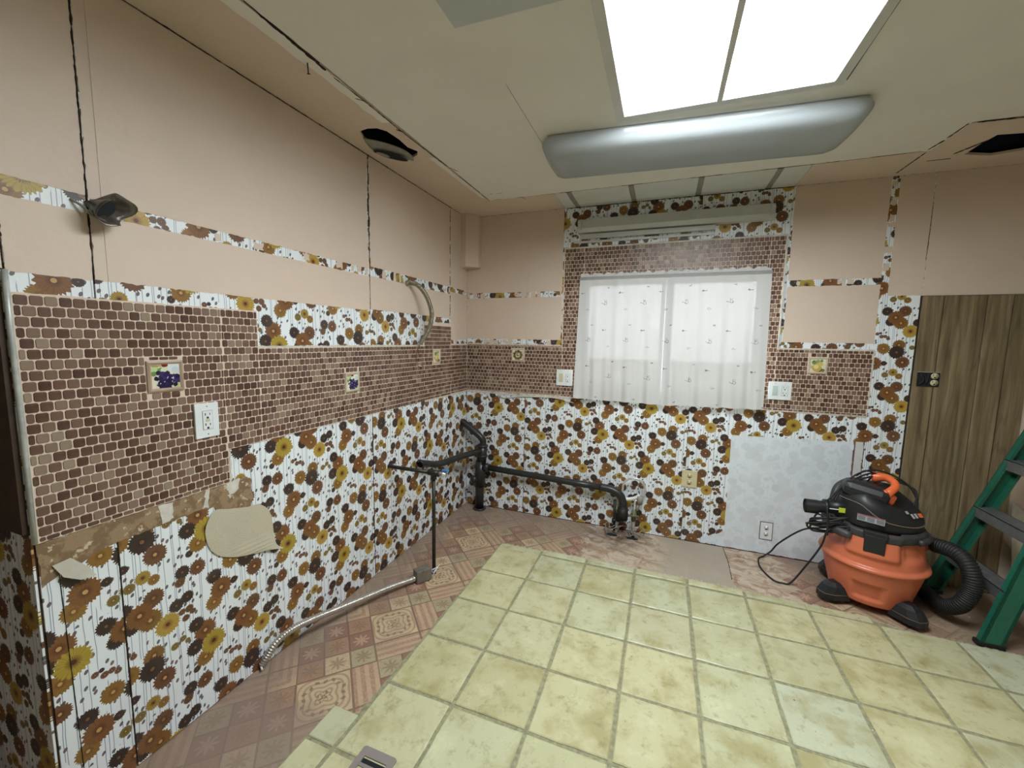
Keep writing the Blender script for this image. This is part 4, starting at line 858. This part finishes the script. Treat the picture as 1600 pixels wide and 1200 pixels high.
for v in (.442, .492):
    mb = MB(); mb.tube([(1.803, -.006, v), (1.803, -.0105, v)], .0165, 20); mb.build('receptacle', M['offplate'], o4); slots(o4, bx, None, 1.803, v+.003, 1.3, .0105)
screws(o4, bx, [(1.803, .467)], .008)
o5 = empty('electrical_outlet', (2.306, 0, .167), 'white outlet with dark outline, low on the white painted patch', 'outlet')
mb = MB(); mb.box(2.268, 2.346, -.004, -.001, .104, .230); mb.build('plate_gap', M['darkgap'], o5)
bx = plate(o5, 'B', 2.2715, 2.3425, .1075, .2265, M['white'], .005, .003)
for v in (.146, .190):
    mb = MB(); mb.tube([(2.306, -.007, v), (2.306, -.0095, v)], .0145, 20); mb.build('receptacle', M['white'], o5); slots(o5, bx, None, 2.306, v+.003, 1.3, .0095)
o6 = empty('open_outlet_box', (3.06, 0, 1.256), 'open electrical box with dark wiring and a tan outlet in the wood panelling', 'outlet')
mb = MB(); mb.box(3.010, 3.112, -.014, -.009, 1.212, 1.300); mb.build('box_opening', M['darkcav'], o6)
mb = MB(); mb.box(3.008, 3.114, -.017, -.009, 1.296, 1.301); mb.build('box_rim', M['tape'], o6)
for v in (1.236, 1.276):
    mb = MB(); mb.tube([(3.088, -.012, v), (3.088, -.020, v)], .0175, 16); mb.build('receptacle', M['offplate'], o6); slots(o6, bx, None, 3.088, v+.003, 1.2, .020)
mb = MB(); mb.tube(smooth_path([(3.02, -.015, 1.22), (3.035, -.025, 1.25), (3.022, -.018, 1.285), (3.045, -.02, 1.27), (3.05, -.022, 1.23), (3.06, -.016, 1.29)], 6), .003, 6); mb.build('wire', M['rubber'], o6)

# ------------------------------------------------------------------ plumbing
dr = empty('drain_pipe', (.172, -.066, 0), 'black plastic drain stack with branches in the corner under the mosaic', 'pipe')
mb = MB(); mb.tube([(.165, -.070, -.002), (.165, -.070, .34)], .036, 20); mb.tube([(.165, -.07, .0), (.165, -.07, .008)], .055, 20); mb.build('stack', M['abs'], dr)
mb = MB(); mb.tube([(.168, -.070, .20), (.172, -.070, .42)], .044, 20); mb.tube([(.150, -.085, .27), (.110, -.125, .265)], .030, 14); mb.build('lower_tee', M['abs'], dr)
mb = MB(); mb.tube([(.180, -.070, .40), (.190, -.070, .565)], .040, 20); mb.tube([(.186, -.07, .46), (.186, -.07, .475)], .046, 20); mb.tube([(.188, -.07, .545), (.188, -.07, .56)], .046, 20); mb.build('upper_tee', M['abs'], dr)
mb = MB(); mb.tube(smooth_path([(.190, -.070, .56), (.192, -.072, .60), (.165, -.078, .635), (.09, -.080, .69), (.001, -.082, .752)], 8), .028, 16); mb.build('vent_branch', M['abs'], dr)
mb = MB(); mb.tube(smooth_path([(.186, -.078, .52), (.165, -.14, .515), (.12, -.32, .52), (.085, -.52, .525), (.070, -.62, .535), (.058, -.70, .560), (.055, -.795, .590)], 8), .024, 16, caps=False); mb.build('left_branch', M['abs'], dr)
mb = MB(); mb.lathe([(.021, 0), (.029, 0), (.029, .018), (.024, .018)], seg=20, M=Matrix.Translation((.055, -.80, .592)) @ Matrix.Rotation(PI/2+.3, 4, 'X') @ Matrix.Translation((0, 0, -.005))); mb.build('pipe_collar', M['abs'], dr)
mb = MB(); mb.tube([(.055, -.790, .588), (.055, -.793, .589)], .022, 16); mb.build('pipe_bore', M['darkcav'], dr)
mb = MB(); mb.tube([(.20, -.072, .372), (.6, -.072, .358), (.99, -.074, .344), (1.20, -.076, .340)], .025, 16); mb.build('right_branch', M['abs'], dr)
mb = MB(); mb.tube([(.20, -.072, .372), (.25, -.072, .370)], .034, 16); mb.build('branch_socket', M['abs'], dr)
mb = MB(); mb.tube(smooth_path([(1.18, -.076, .341), (1.27, -.078, .332), (1.33, -.080, .300), (1.352, -.082, .250), (1.355, -.082, .19)], 8), .029, 16); mb.build('elbow', M['abs'], dr)
mb = MB(); mb.tube([(1.355, -.082, .205), (1.357, -.082, .115)], .038, 8); mb.tube([(1.355, -.082, .215), (1.355, -.082, .200)], .034, 16); mb.build('slip_nut', M['rubber'], dr)

gp = empty('gas_pipe', (.318, -1.062, 0), 'thin dark steel gas pipe standing on the floor by the left wall', 'pipe')
mb = MB(); mb.tube([(.318, -1.062, -.003), (.318, -1.062, .62)], .0115, 12); mb.build('riser', M['iron'], gp)
mb = MB(); mb.tube([(.002, -1.078, .645), (.30, -1.064, .640)], .0115, 12); mb.build('horizontal_run', M['iron'], gp)
mb = MB(); mb.tube([(.285, -1.064, .640), (.355, -1.060, .639)], .018, 12); mb.tube([(.318, -1.062, .64), (.318, -1.062, .600)], .018, 12); mb.tube([(.350, -1.061, .639), (.356, -1.06, .639)], .021, 12); mb.build('tee_fitting', M['iron'], gp)
mb = MB(); mb.tube([(.355, -1.060, .639), (.400, -1.058, .638)], .0125, 12); mb.tube([(.372, -1.059, .639), (.390, -1.058, .638)], .016, 12); mb.build('valve_body', M['chrome'], gp)
mb = MB(); mb.box(.375, .415, -1.068, -1.046, .655, .668, .003); mb.box(.382, .390, -1.062, -1.054, .645, .657); mb.build('valve_handle', M['blue'], gp, label='blue valve handle')

# flexible conduits
def ribbed(mb, path, r, pitch, amp, seg=12):
    P = resample(smooth_path(path, 14), pitch/4); n = len(P); rr = [r-amp*.5+amp*(.5+.5*math.sin(i*PI/2)) for i in range(n)]; mb.tube(P, r, seg, True, rr)
cf = empty('flexible_conduit', (.01, -1.96, .02), 'silver flexible metal conduit running along the floor from the left wall to a grey box', 'conduit')
mb = MB(); ribbed(mb, [(.006, -1.972, .016), (.020, -1.958, .044), (.036, -1.925, .088), (.052, -1.865, .108), (.074, -1.770, .102), (.105, -1.645, .080), (.145, -1.50, .058), (.20, -1.345, .043), (.262, -1.215, .030)], .0150, .0105, .0050); mb.build('metal_sleeve', M['galv'], cf)
mb = MB(); Mx = Matrix.Translation((.292, -1.150, .026)) @ Matrix.Rotation(math.radians(-32), 4, 'Z'); mb.box(-.030, .030, -.048, .048, -.026, .048, .004, Mx); mb.build('junction_box', plain('dull_grey_steel', srgb(132, 126, 116), .5, .4, var=.15, scale=30), cf)
mb = MB(); mb.tube([(.262, -1.215, .030), (.272, -1.190, .030)], .016, 12); mb.build('connector', M['galv'], cf)
mb = MB(); 
for k in range(4): mb.tube(smooth_path([(.31, -1.11, .03), (.322+.006*k, -1.095+.012*k, .04), (.312+.012*k, -1.078+.01*k, .022+.01*k), (.335, -1.085-.008*k, .010)], 5), .0018, 5)
mb.build('wire', M['white'], cf)
mb = MB(); mb.tube([(.004, -1.978, .014), (.03, -1.99, .01)], .004, 6); mb.build('wire', M['white'], cf)
cu = empty('flexible_conduit', (.0, -.86, 1.80), 'silver flexible conduit arching out of the left wall above the mosaic', 'conduit')
mb = MB(); ribbed(mb, [(.0, -.868, 1.796), (.030, -.855, 1.805), (.075, -.820, 1.775), (.105, -.775, 1.70), (.108, -.735, 1.60), (.080, -.735, 1.50), (.035, -.765, 1.41)], .0150, .0095, .0034); mb.build('metal_sleeve', plain('aged_flex_steel', srgb(158, 148, 130), .35, .7, var=.2, scale=50), cu)
mb = MB(); mb.tube(smooth_path([(.035, -.765, 1.41), (.022, -.772, 1.37), (.016, -.75, 1.33), (.012, -.70, 1.34)], 6), .0018, 5); mb.tube(smooth_path([(.035, -.765, 1.41), (.020, -.785, 1.35), (.016, -.78, 1.29), (.012, -.74, 1.26), (.012, -.70, 1.255)], 6), .0018, 5); mb.build('wire', M['copper'], cu)
mb = MB(); mb.tube([(.014, -.755, 1.262), (.014, -.715, 1.252)], .0035, 6); mb.build('wire', M['white'], cu)

# water supply stubs, loop hose and debris under the sink
s1 = empty('water_supply_pipe', (1.295, -.060, 0), 'dark copper supply stub rising from the floor behind the drain elbow', 'pipe')
mb = MB(); mb.tube([(1.295, -.060, -.003), (1.292, -.055, .250)], .010, 10); mb.tube([(1.292, -.055, .07), (1.292, -.055, .10)], .015, 10); mb.build('stub', M['iron'], s1)
s2 = empty('water_supply_pipe', (1.435, -.070, 0), 'grey supply stub with shut-off valve under the braided hose loop', 'pipe')
mb = MB(); mb.tube([(1.437, -.095, -.003), (1.437, -.085, .16)], .0125, 10); mb.build('stub', M['galv'], s2)
mb = MB(); mb.tube([(1.437, -.085, .12), (1.437, -.082, .20)], .018, 10); mb.tube([(1.437, -.085, .17), (1.437, -.125, .17)], .012, 10); mb.tube([(1.40, -.118, .17), (1.472, -.118, .172)], .008, 8); mb.build('valve', plain('corroded_valve', srgb(116, 122, 92), .6, .3, var=.3, scale=60), s2)
hs = empty('braided_hose', (1.41, -.075, .36), 'shiny braided water hose looped in a ring beside the drain elbow', 'hose')
lp = [(1.345+.0, -.070, .235), (1.345, -.066, .30)]+[(1.425+.082*math.cos(a), -.060-.01*math.sin(a), .352+.088*math.sin(a)) for a in [math.radians(q) for q in (190, 155, 120, 90, 60, 30, 0, -30, -60)]]+[(1.440, -.068, .262), (1.438, -.080, .20)]
mb = MB(); mb.tube(smooth_path(lp, 6), .0085, 8); mb.build('hose_tube', M['chrome'], hs)
mb = MB(); mb.tube(smooth_path([(1.36, -.07, .27), (1.40, -.062, .275), (1.44, -.062, .29), (1.47, -.066, .315)], 5), .013, 8); mb.build('hose_sleeve', M['white'], hs)
mb = MB(); mb.tube([(1.470, -.07, .25), (1.475, -.075, .31)], .020, 10); mb.tube([(1.455, -.075, .20), (1.468, -.07, .26)], .012, 10); mb.build('hose_nut', M['tape'], hs)
mb = MB(); r = random.Random(3)
for _ in range(12):
    x = r.uniform(1.24, 1.50); mb.tube(smooth_path([(x, -.03, .03+r.random()*.03), (x+r.uniform(-.05, .05), -.06-r.random()*.05, .02+r.random()*.05), (x+r.uniform(-.1, .1), -.05-r.random()*.08, .004)], 4), .0028, 5)
tag(mb.build('rubbish_tangle', M['tape']), 'tangle of grey strips and grime on the floor under the drain elbow', 'debris', kind='stuff')
mb = MB()
for q in ((1.290, -.115, .040, .024), (1.435, -.120, .045, .022)):
    mb.add([(q[0]+q[2]*math.cos(a)*r.uniform(.8, 1.15), q[1]+q[3]*math.sin(a)*r.uniform(.8, 1.15), -.0030) for a in [k*2*PI/16 for k in range(16)]], [tuple(range(16))])
mb.build('floor_hole', M['darkcav'], floor)

# crumpled metal cone sticking out of the wall at upper left
cn = empty('vent_cone', (0, -2.40, 1.80), 'crumpled dark metal vent cone sticking out of the left wall at upper left', 'vent')
def crump(r, z, a): return r*(1+.20*math.sin(2*a+.6)+.09*math.sin(5*a)), z+.012*math.sin(3*a)*(z/.06)
Mc = Matrix.Translation((.004, -2.425, 1.815)) @ Matrix.Rotation(math.radians(66), 4, 'Y') @ Matrix.Rotation(math.radians(-38), 4, 'X')
Mc = Matrix.Translation((.004, -2.412, 1.815)) @ Vector((.80, .46, -.22)).normalized().to_track_quat('Z', 'Y').to_matrix().to_4x4()
mb = MB(); mb.lathe([(.012, -.005), (.017, .010), (.030, .030), (.043, .052), (.050, .066)], seg=36, fn=crump, M=Mc); o = mb.build('cone_shell', plain('grimy_grey_metal', srgb(110, 102, 94), .35, .55, var=.25, scale=24), cn); md = o.modifiers.new('t', 'SOLIDIFY'); md.thickness = .002
mb = MB(); mb.lathe([(.0, .036), (.031, .036)], seg=24, fn=lambda r, z, a: (r*(1+.20*math.sin(2*a+.6)), z), M=Mc); mb.build('cone_inside', M['darkcav'], cn)
mb = MB(); mb.tube(smooth_path([(.0, -2.455, 1.815), (.02, -2.44, 1.800), (.035, -2.425, 1.775), (.045, -2.40, 1.765)], 5), .004, 6); mb.build('wire', M['tape'], cn)

# floor register
rg = empty('floor_register', (.735, -2.25, .0), 'mauve grey metal floor register at the bottom edge of the tiles', 'register')
mb = MB(); mb.slab([(.667, -2.40), (.803, -2.40), (.803, -2.100), (.795, -2.094), (.675, -2.094), (.667, -2.100)], [rect(.690, .780, -2.38, -2.125)], Fw, .0075, .0125); mb.build('register_frame', M['register'], rg)
mb = MB(); mb.box(.688, .782, -2.382, -2.123, .0076, .0082); mb.build('register_well', M['darkcav'], rg)
for k in range(11): MB().box(.690, .780, -2.150-.021*k-.008, -2.150-.021*k+.003, .0082, .0118).build('louvre', M['register'], rg)

# ------------------------------------------------------------------ shop vacuum
VC = Vector((2.752, -.345, 0)); FA = math.radians(-112)        # facing the camera
va = empty('shop_vacuum', tuple(VC), 'orange and black shop vacuum on casters by the white wall patch', 'vacuum')
def adiff(a, b): return (a-b+PI) % (2*PI)-PI
def sstep(x, a, b): t = max(0, min(1, (x-a)/(b-a))); return t*t*(3-2*t)
def drum_fn(r, z, a):
    d = abs(adiff(a, FA))
    k = (1-sstep(d, .30, .36))*sstep(z, .075, .085)*(1-sstep(z, .165, .175)); r -= .016*k           # lower recess
    k2 = (1-sstep(d, .46, .56))*sstep(z, .315, .345); r += .022*k2                                     # raised latch bay
    dl = abs(adiff(a, FA-.95)); k3 = (1-sstep(dl, .20, .34))*sstep(z, .32, .36); r -= .020*k3; 
    dl = abs(adiff(a, FA+.95)); k3 = (1-sstep(dl, .22, .36))*sstep(z, .32, .36); r -= .012*k3
    return r, z
pr = []
def seg_(a, b, n): return [(a[0]+(b[0]-a[0])*i/n, a[1]+(b[1]-a[1])*i/n) for i in range(n)]
pr = [(0, .042), (.15, .042)]+seg_((.178, .046), (.226, .245), 26)+[(.228, .250), (.239, .254), (.243, .262), (.240, .271), (.230, .276)]+seg_((.224, .280), (.196, .438), 20)+[(.195, .440), (.15, .440)]
mb = MB(); mb.lathe(pr, VC, 120, drum_fn); mb.build('drum', M['orange'], va)
# black lid ring
pl = [(.15, .425), (.207, .425), (.211, .432), (.211, .462), (.207, .470)]+[(.200, .474), (.19, .476)]
def lid_fn(r, z, a):
    d = abs(adiff(a, FA)); return r+.010*(1-sstep(d, .5, .6))*(1 if r > .16 else 0), z-.006*(1-sstep(d, .5, .6))
mb = MB(); mb.lathe(pl, VC, 96, lid_fn); mb.build('lid_ring', M['bk_dust'], va)
def head_fn(r, z, a):
    b_ = adiff(a, FA); e = 1+.06*math.cos(2*(a-.2)); s = sstep(z, .50, .66)
    r2 = r*(1+.03*math.cos(2*(a-.2)))*.985 if r > .02 else r
    k = max(0, math.cos(adiff(a, FA+1.25)))*min(1, r/.10)                              # slopes down to the right
    z2 = .468+(z-.468)*(1-.46*k); r2 *= 1-.02*k
    return r2, z2
ph_ = [(.19, .468), (.197, .480), (.199, .52), (.197, .56), (.191, .595), (.178, .625), (.155, .648), (.120, .664), (.07, .672), (0, .675)]
mb = MB(); mb.lathe([(p.x, p.z) for p in smooth_path([(a, 0, b) for a, b in ph_], 3)], VC, 96, head_fn); mb.build('motor_head', M['black'], va)
# moulding line around the head
pts = []
for k in range(73):
    a = 2*PI*k/72; b_ = adiff(a, FA); z = .600-.055*sstep(b_, -.55, .35); r_, z_ = head_fn(.199 if z < .57 else .1925, z, a); pts.append((VC.x+(r_+.0015)*math.cos(a), VC.y+(r_+.0015)*math.sin(a), z_))
mb = MB(); mb.tube(pts, .0032, 6, False); mb.build('moulding_line', M['seamtan'], va)
def rad(a, r, z): return Vector((VC.x+r*math.cos(a), VC.y+r*math.sin(a), z))
def frame(a, r, z, tilt=0):
    return Matrix.Translation(rad(a, r, z)) @ Matrix.Rotation(a, 4, 'Z') @ Matrix.Rotation(tilt, 4, 'Y')   # x = outward
# latches
for a in (FA+.02, FA+PI):
    mb = MB(); mb.box(-.006, .016, -.043, .043, -.062, .030, .004, frame(a, .218, .425)); mb.box(-.006, .024, -.050, .050, .020, .052, .005, frame(a, .208, .425)); mb.build('latch', M['rubber'], va)
# side grip / accessory bar, dusty
for s, a in ((0, FA-.78),):
    P = [rad(FA-.40-.95*t, .232+.012*math.sin(PI*t), .425+.050*t*t-.004) for t in [k/12 for k in range(13)]]
    mb = MB(); mb.tube(P, .02, 12, True, [.014+.012*math.sin(PI*min(1, .15+k/12*.9)) for k in range(13)]); mb.build('side_grip', M['bk_dust'], va)
mb = MB(); P = [rad(FA+.95+.8*t, .215, .440) for t in [k/8 for k in range(9)]]; mb.tube(P, .016, 10); mb.build('side_grip', M['bk_dust'], va)
# warning label on the head
mb = MB(); Fm = frame(FA-.10, .199, .530, -.04); mb.box(0, .0035, -.056, .056, -.017, .017, 0, Fm); mb.build('warning_label', M['label'], va, label='grey warning label with red stripe')
mb = MB(); mb.box(.0036, .0042, -.055, .055, .0125, .0165, 0, Fm); mb.build('label_stripe', M['red'], va)
mb = MB()
for k in (-.038, 0, .038): mb.box(.0036, .0041, k-.015, k+.015, -.013, .009, 0, Fm)
mb.build('label_text_block', plain('dark_grey_print', srgb(122, 126, 134), .5), va)
# switch panel marks
mb = MB(); Fs = frame(FA+1.0, .172, .566, -.72)
for k in (-.018, 0.006): mb.box(0, .004, k, k+.012, -.012, .012, .001, Fs)
mb.box(0, .003, -.04, -.026, .014, .03, 0, Fs); mb.build('switch_marks', M['label'], va)
mb = MB(); mb.box(0, .006, .030, .052, -.012, .010, .002, Fs); mb.build('power_switch', M['orange2'], va)
# orange carrying handle on top
hb = rad(FA+.35, .050, 0)
hp = [(2.735, -.430, .625), (2.755, -.440, .662), (2.790, -.415, .690), (2.800, -.370, .706), (2.785, -.320, .712), (2.745, -.285, .700)]
P = smooth_path(hp, 6); n = len(P); mb = MB(); mb.tube(P, .018, 12, True, [.019+.013*abs(2*i/(n-1)-1)**3 for i in range(n)]); mb.build('handle', M['orange2'], va, label='bright orange carrying handle')
mb = MB(); Mh = Matrix.Translation((2.752, -.440, .640)) @ Matrix.Rotation(.5, 4, 'Z') @ Matrix.Rotation(.5, 4, 'Y'); mb.box(-.046, .044, -.018, .024, -.034, .024, .012, Mh); mb.build('handle_foot', M['orange2'], va)
# motor housing bulk and handle plinth
mb = MB(); Mt = Matrix.Translation((2.690, -.385, .655)) @ Matrix.Rotation(-.35, 4, 'Z') @ Matrix.Rotation(.16, 4, 'Y') @ Matrix.Rotation(-.10, 4, 'X'); mb.box(-.115, .09, -.085, .085, -.06, .028, .036, Mt); mb.build('motor_cover', M['black'], va)
# blower port to the left
Pb = [Vector((2.61, -.40, .545)), Vector((2.50, -.405, .530)), Vector((2.395, -.410, .522))]
mb = MB(); mb.tube([Pb[0], Pb[1]], .036, 20); mb.tube([Pb[1]+Vector((.03, 0, 0)), Pb[2]], .034, 20, False); mb.tube([Pb[1], Pb[1]+Vector((-.016, 0, 0))], .041, 20); mb.tube([Pb[2]+Vector((.06, 0, .001)), Pb[2]], .0395, 20, False); mb.build('blower_port', M['black'], va)
mb = MB(); mb.tube([Pb[2]+Vector((.006, 0, 0)), Pb[2]+Vector((.004, 0, 0))], .033, 16); mb.build('port_bore', M['darkcav'], va)
mb = MB(); mb.box(2.545, 2.575, -.442, -.438, .518, .545, .001); mb.build('yellow_tag', M['yellow'], va, label='bright yellow tag')
mb = MB(); mb.box(2.500, 2.545, -.445, -.441, .532, .536); mb.build('white_mark', M['white'], va)
mb = MB(); mb.tube(smooth_path([(2.55, -.34, .55), (2.58, -.30, .62), (2.64, -.27, .655), (2.70, -.27, .66)], 6), .022, 12); mb.build('rear_duct', M['bk_dust'], va)
# hose inlet, right
ai = math.radians(8)
mb = MB(); mb.tube([rad(ai, .175, .375), rad(ai, .245, .372)], .046, 20); mb.build('inlet_collar', M['orange'], va)
# caster feet
for a, dr_ in ((math.radians(-156), 0), (math.radians(-60), 0), (math.radians(28), 0), (math.radians(120), 0)):
    Mq = frame(a, .215, 0); bm = bmesh.new(); mbq = MB()
    out2 = [(-.055, -.060), (.030, -.052), (.068, -.030), (.074, 0), (.068, .030), (.030, .052), (-.055, .060)]; n = len(out2)
    rings = [(1.0, .022, 0), (1.0, .050, 0), (.97, .056, 0), (.80, .092, -.010), (.42, .108, -.012)]
    vs = [Mq @ Vector((x*s+ox, y*s, z)) for s, z, ox in rings for x, y in out2]; fs = [tuple(range(n)), tuple(range(n*(len(rings)-1), n*len(rings)))]
    for k in range(len(rings)-1):
        for i in range(n): fs.append((k*n+i, k*n+(i+1) % n, (k+1)*n+(i+1) % n, (k+1)*n+i))
    ft = MB().add(vs, fs).build('caster_foot', M['black'], va)
    pp = [Mq @ Vector((x*1.01, y*1.01, .0545)) for x, y in out2]; MB().tube(pp, .0016, 5).build('foot_line', M['seamtan'], ft)
    Mw = Mq @ Matrix.Translation((.005, 0, .0155)); MB().tube([Mw @ Vector((0, -.012, 0)), Mw @ Vector((0, .012, 0))], .017, 16).build('caster_wheel', M['rubber'], ft)
# cord bundle hung on the left side + loops above the head
mb = MB()
for k in range(7):
    q = random.Random(60+k); w = lambda m=.014: q.uniform(-m, m)
    mb.tube(smooth_path([(2.56+w(), -.48+w(), .490+w(.02)), (2.48+w(), -.47+w(), .492-.010*k+w()), (2.425+w(.03), -.44+w(), .478-.011*k+w()), (2.44+w(.02), -.42+w(), .448-.009*k+w()), (2.52+w(), -.46+w(), .452-.006*k+w()), (2.585, -.49, .455+w(.008))], 8), .0050, 7)
mb.tube(smooth_path([(2.47, -.50, .56), (2.478, -.505, .48), (2.483, -.50, .40)], 6), .0055, 7)
mb.build('cord_bundle', M['rubber'], va)
mb = MB()
for k in range(3):
    o_ = .016*k; mb.tube(smooth_path([(2.50+o_, -.41, .57), (2.58, -.37, .66-.01*k), (2.66+o_, -.33, .725-.012*k), (2.76, -.30, .745-.02*k), (2.87+o_*.5, -.31, .70-.01*k), (2.925, -.33, .62+.01*k), (2.925-o_, -.36, .53)], 8), .0046, 7)
mb.tube(smooth_path([(2.66, -.30, .70), (2.69, -.32, .74), (2.74, -.30, .72), (2.72, -.27, .66)], 6), .0046, 7)
mb.build('cord_loops', M['rubber'], va)
mb = MB(); mb.tube(smooth_path([(2.480, -.47, .43), (2.44, -.25, .31), (2.37, -.08, .13), (2.335, -.045, .045), (2.29, -.055, .006), (2.255, -.10, .003), (2.245, -.22, .003), (2.285, -.345, .003), (2.335, -.365, .003), (2.375, -.36, .012), (2.43, -.37, .12), (2.478, -.44, .30), (2.483, -.49, .42)], 10), .0052, 8); mb.build('power_cord', M['rubber'], va)
# suction hose: plugged into the inlet, loops over and lies on the floor
hz_ = empty('vacuum_hose', (3.05, -.30, .10), 'black corrugated vacuum hose curling down to the floor right of the vacuum', 'hose')
mb = MB(); mb.tube(smooth_path([rad(ai, .246, .372), rad(ai, .268, .372), (3.022, -.342, .373)], 5), .034, 20); mb.tube([rad(ai, .250, .372), rad(ai, .262, .372)], .041, 20); mb.build('hose_cuff', M['black'], hz_)
mb = MB(); ribbed(mb, [(3.020, -.338, .372), (3.055, -.41, .384), (3.080, -.470, .365), (3.098, -.505, .300), (3.098, -.505, .215), (3.075, -.485, .130), (3.055, -.40, .065), (3.065, -.28, .044), (3.055, -.17, .044), (3.00, -.09, .044)], .037, .012, .005, 16); mb.build('corrugated_tube', M['rubber'], hz_)

# ------------------------------------------------------------------ step ladder
ld = empty('step_ladder', (3.12, -.35, 0), 'green fibreglass step ladder with grey aluminium steps at the right edge', 'ladder')
S_ = .29; HT = 1.78
def rail(y0_, conv, inward):
    mb = MB(); dpt = .086; ft_ = .014; wt_ = .005; th_ = .032
    for xa, xb, ya, yb in ((0, dpt, 0, wt_), (0, ft_, 0, th_), (dpt-ft_, dpt, 0, th_)):
        vs = []
        for z in (.012, HT):
            for x, y in ((xa, ya), (xb, ya), (xb, yb), (xa, yb)): vs.append((3.068+S_*z+x+.03, y0_+conv*z+inward*y, z))
        mb.add(vs, [(0, 1, 2, 3), (4, 5, 6, 7), (0, 1, 5, 4), (1, 2, 6, 5), (2, 3, 7, 6), (3, 0, 4, 7)])
    rl = mb.build('front_rail', M['green'], ld)
    MB().box(3.092, 3.195, min(y0_, y0_+inward*.036)-.002, max(y0_, y0_+inward*.036)+.002, 0, .022, .003).build('rubber_foot', M['rubber'], rl)
rail(-.100, -.09, -1); rail(-.605, .09, 1)
for k in range(1, 6):
    z = .285*k-.005; ya, yb = -.100-.09*z-.006, -.605+.09*z+.006; xx = 3.098+S_*z
    m2 = MB(); m2.box(xx-.004, xx+.084, yb, ya, z-.003, z, 0); m2.box(xx-.004, xx-.001, yb, ya, z-.055, z); m2.box(xx+.081, xx+.084, yb, ya, z-.045, z)
    for q in range(7): m2.box(xx+.004+q*.011, xx+.008+q*.011, yb, ya, z, z+.0025)
    m2.box(xx-.001, xx+.081, ya-.012, ya, z-.05, z-.003); m2.box(xx-.001, xx+.081, yb, yb+.012, z-.05, z-.003)
    m2.build('step', M['alu'], ld)
for yy in (-.13, -.60):
    mb = MB(); y2 = -.26 if yy > -.3 else -.45
    vs = []
    for z, y_, x_ in ((.0, yy, 4.02), (HT, y2, 3.68)):
        for dx, dy in ((0, 0), (.05, 0), (.05, -.022), (0, -.022)): vs.append((x_+dx, y_+dy, z))
    mb.add(vs, [(0, 1, 2, 3), (4, 5, 6, 7), (0, 1, 5, 4), (1, 2, 6, 5), (2, 3, 7, 6), (3, 0, 4, 7)]); mb.build('rear_rail', M['green'], ld)
for z in (.35, .95): 
    t_ = z/HT; MB().tube([(4.04-.34*t_, -.14-.12*t_, z), (4.04-.34*t_, -.61+.14*t_, z)], .012, 8).build('rear_brace', M['alu'], ld)
MB().box(3.575, 3.76, -.475, -.245, HT-.02, HT+.035, .01).build('top_cap', plain('black_ladder_cap', srgb(40, 40, 42), .5), ld)
for yy in (-.27, -.45): MB().tube([(3.47, yy, 1.15), (3.82, yy, 1.12)], .006, 8).build('spreader', M['alu'], ld)

# drop cloth slumped against the wall behind the ladder
vs = []; fs = []; nx, nz = 44, 36
for i in range(nx+1):
    u = i/nx
    for k in range(nz+1):
        t = k/nz; x = 3.50+.46*u; z = .56*(1-t)*(1-.25*math.sin(5*u)**2); y = -.012-.09*t**1.6-.012*(1+math.sin(18*u+2.4*t+math.sin(5*t)))*(.3+t)-.010*math.sin(40*u+5*t)*t
        vs.append((x, y, max(z, .0)+.006+.006*(1+math.sin(26*u))*t))
for i in range(nx):
    for k in range(nz): a = i*(nz+1)+k; fs.append((a, a+nz+1, a+nz+2, a+1))
o = MB().add(vs, fs, True).build('drop_cloth', M['fabric_w'], recalc=False); md = o.modifiers.new('t', 'SOLIDIFY'); md.thickness = .003
tag(o, 'pale drop cloth slumped against the wall behind the green ladder', 'cloth')
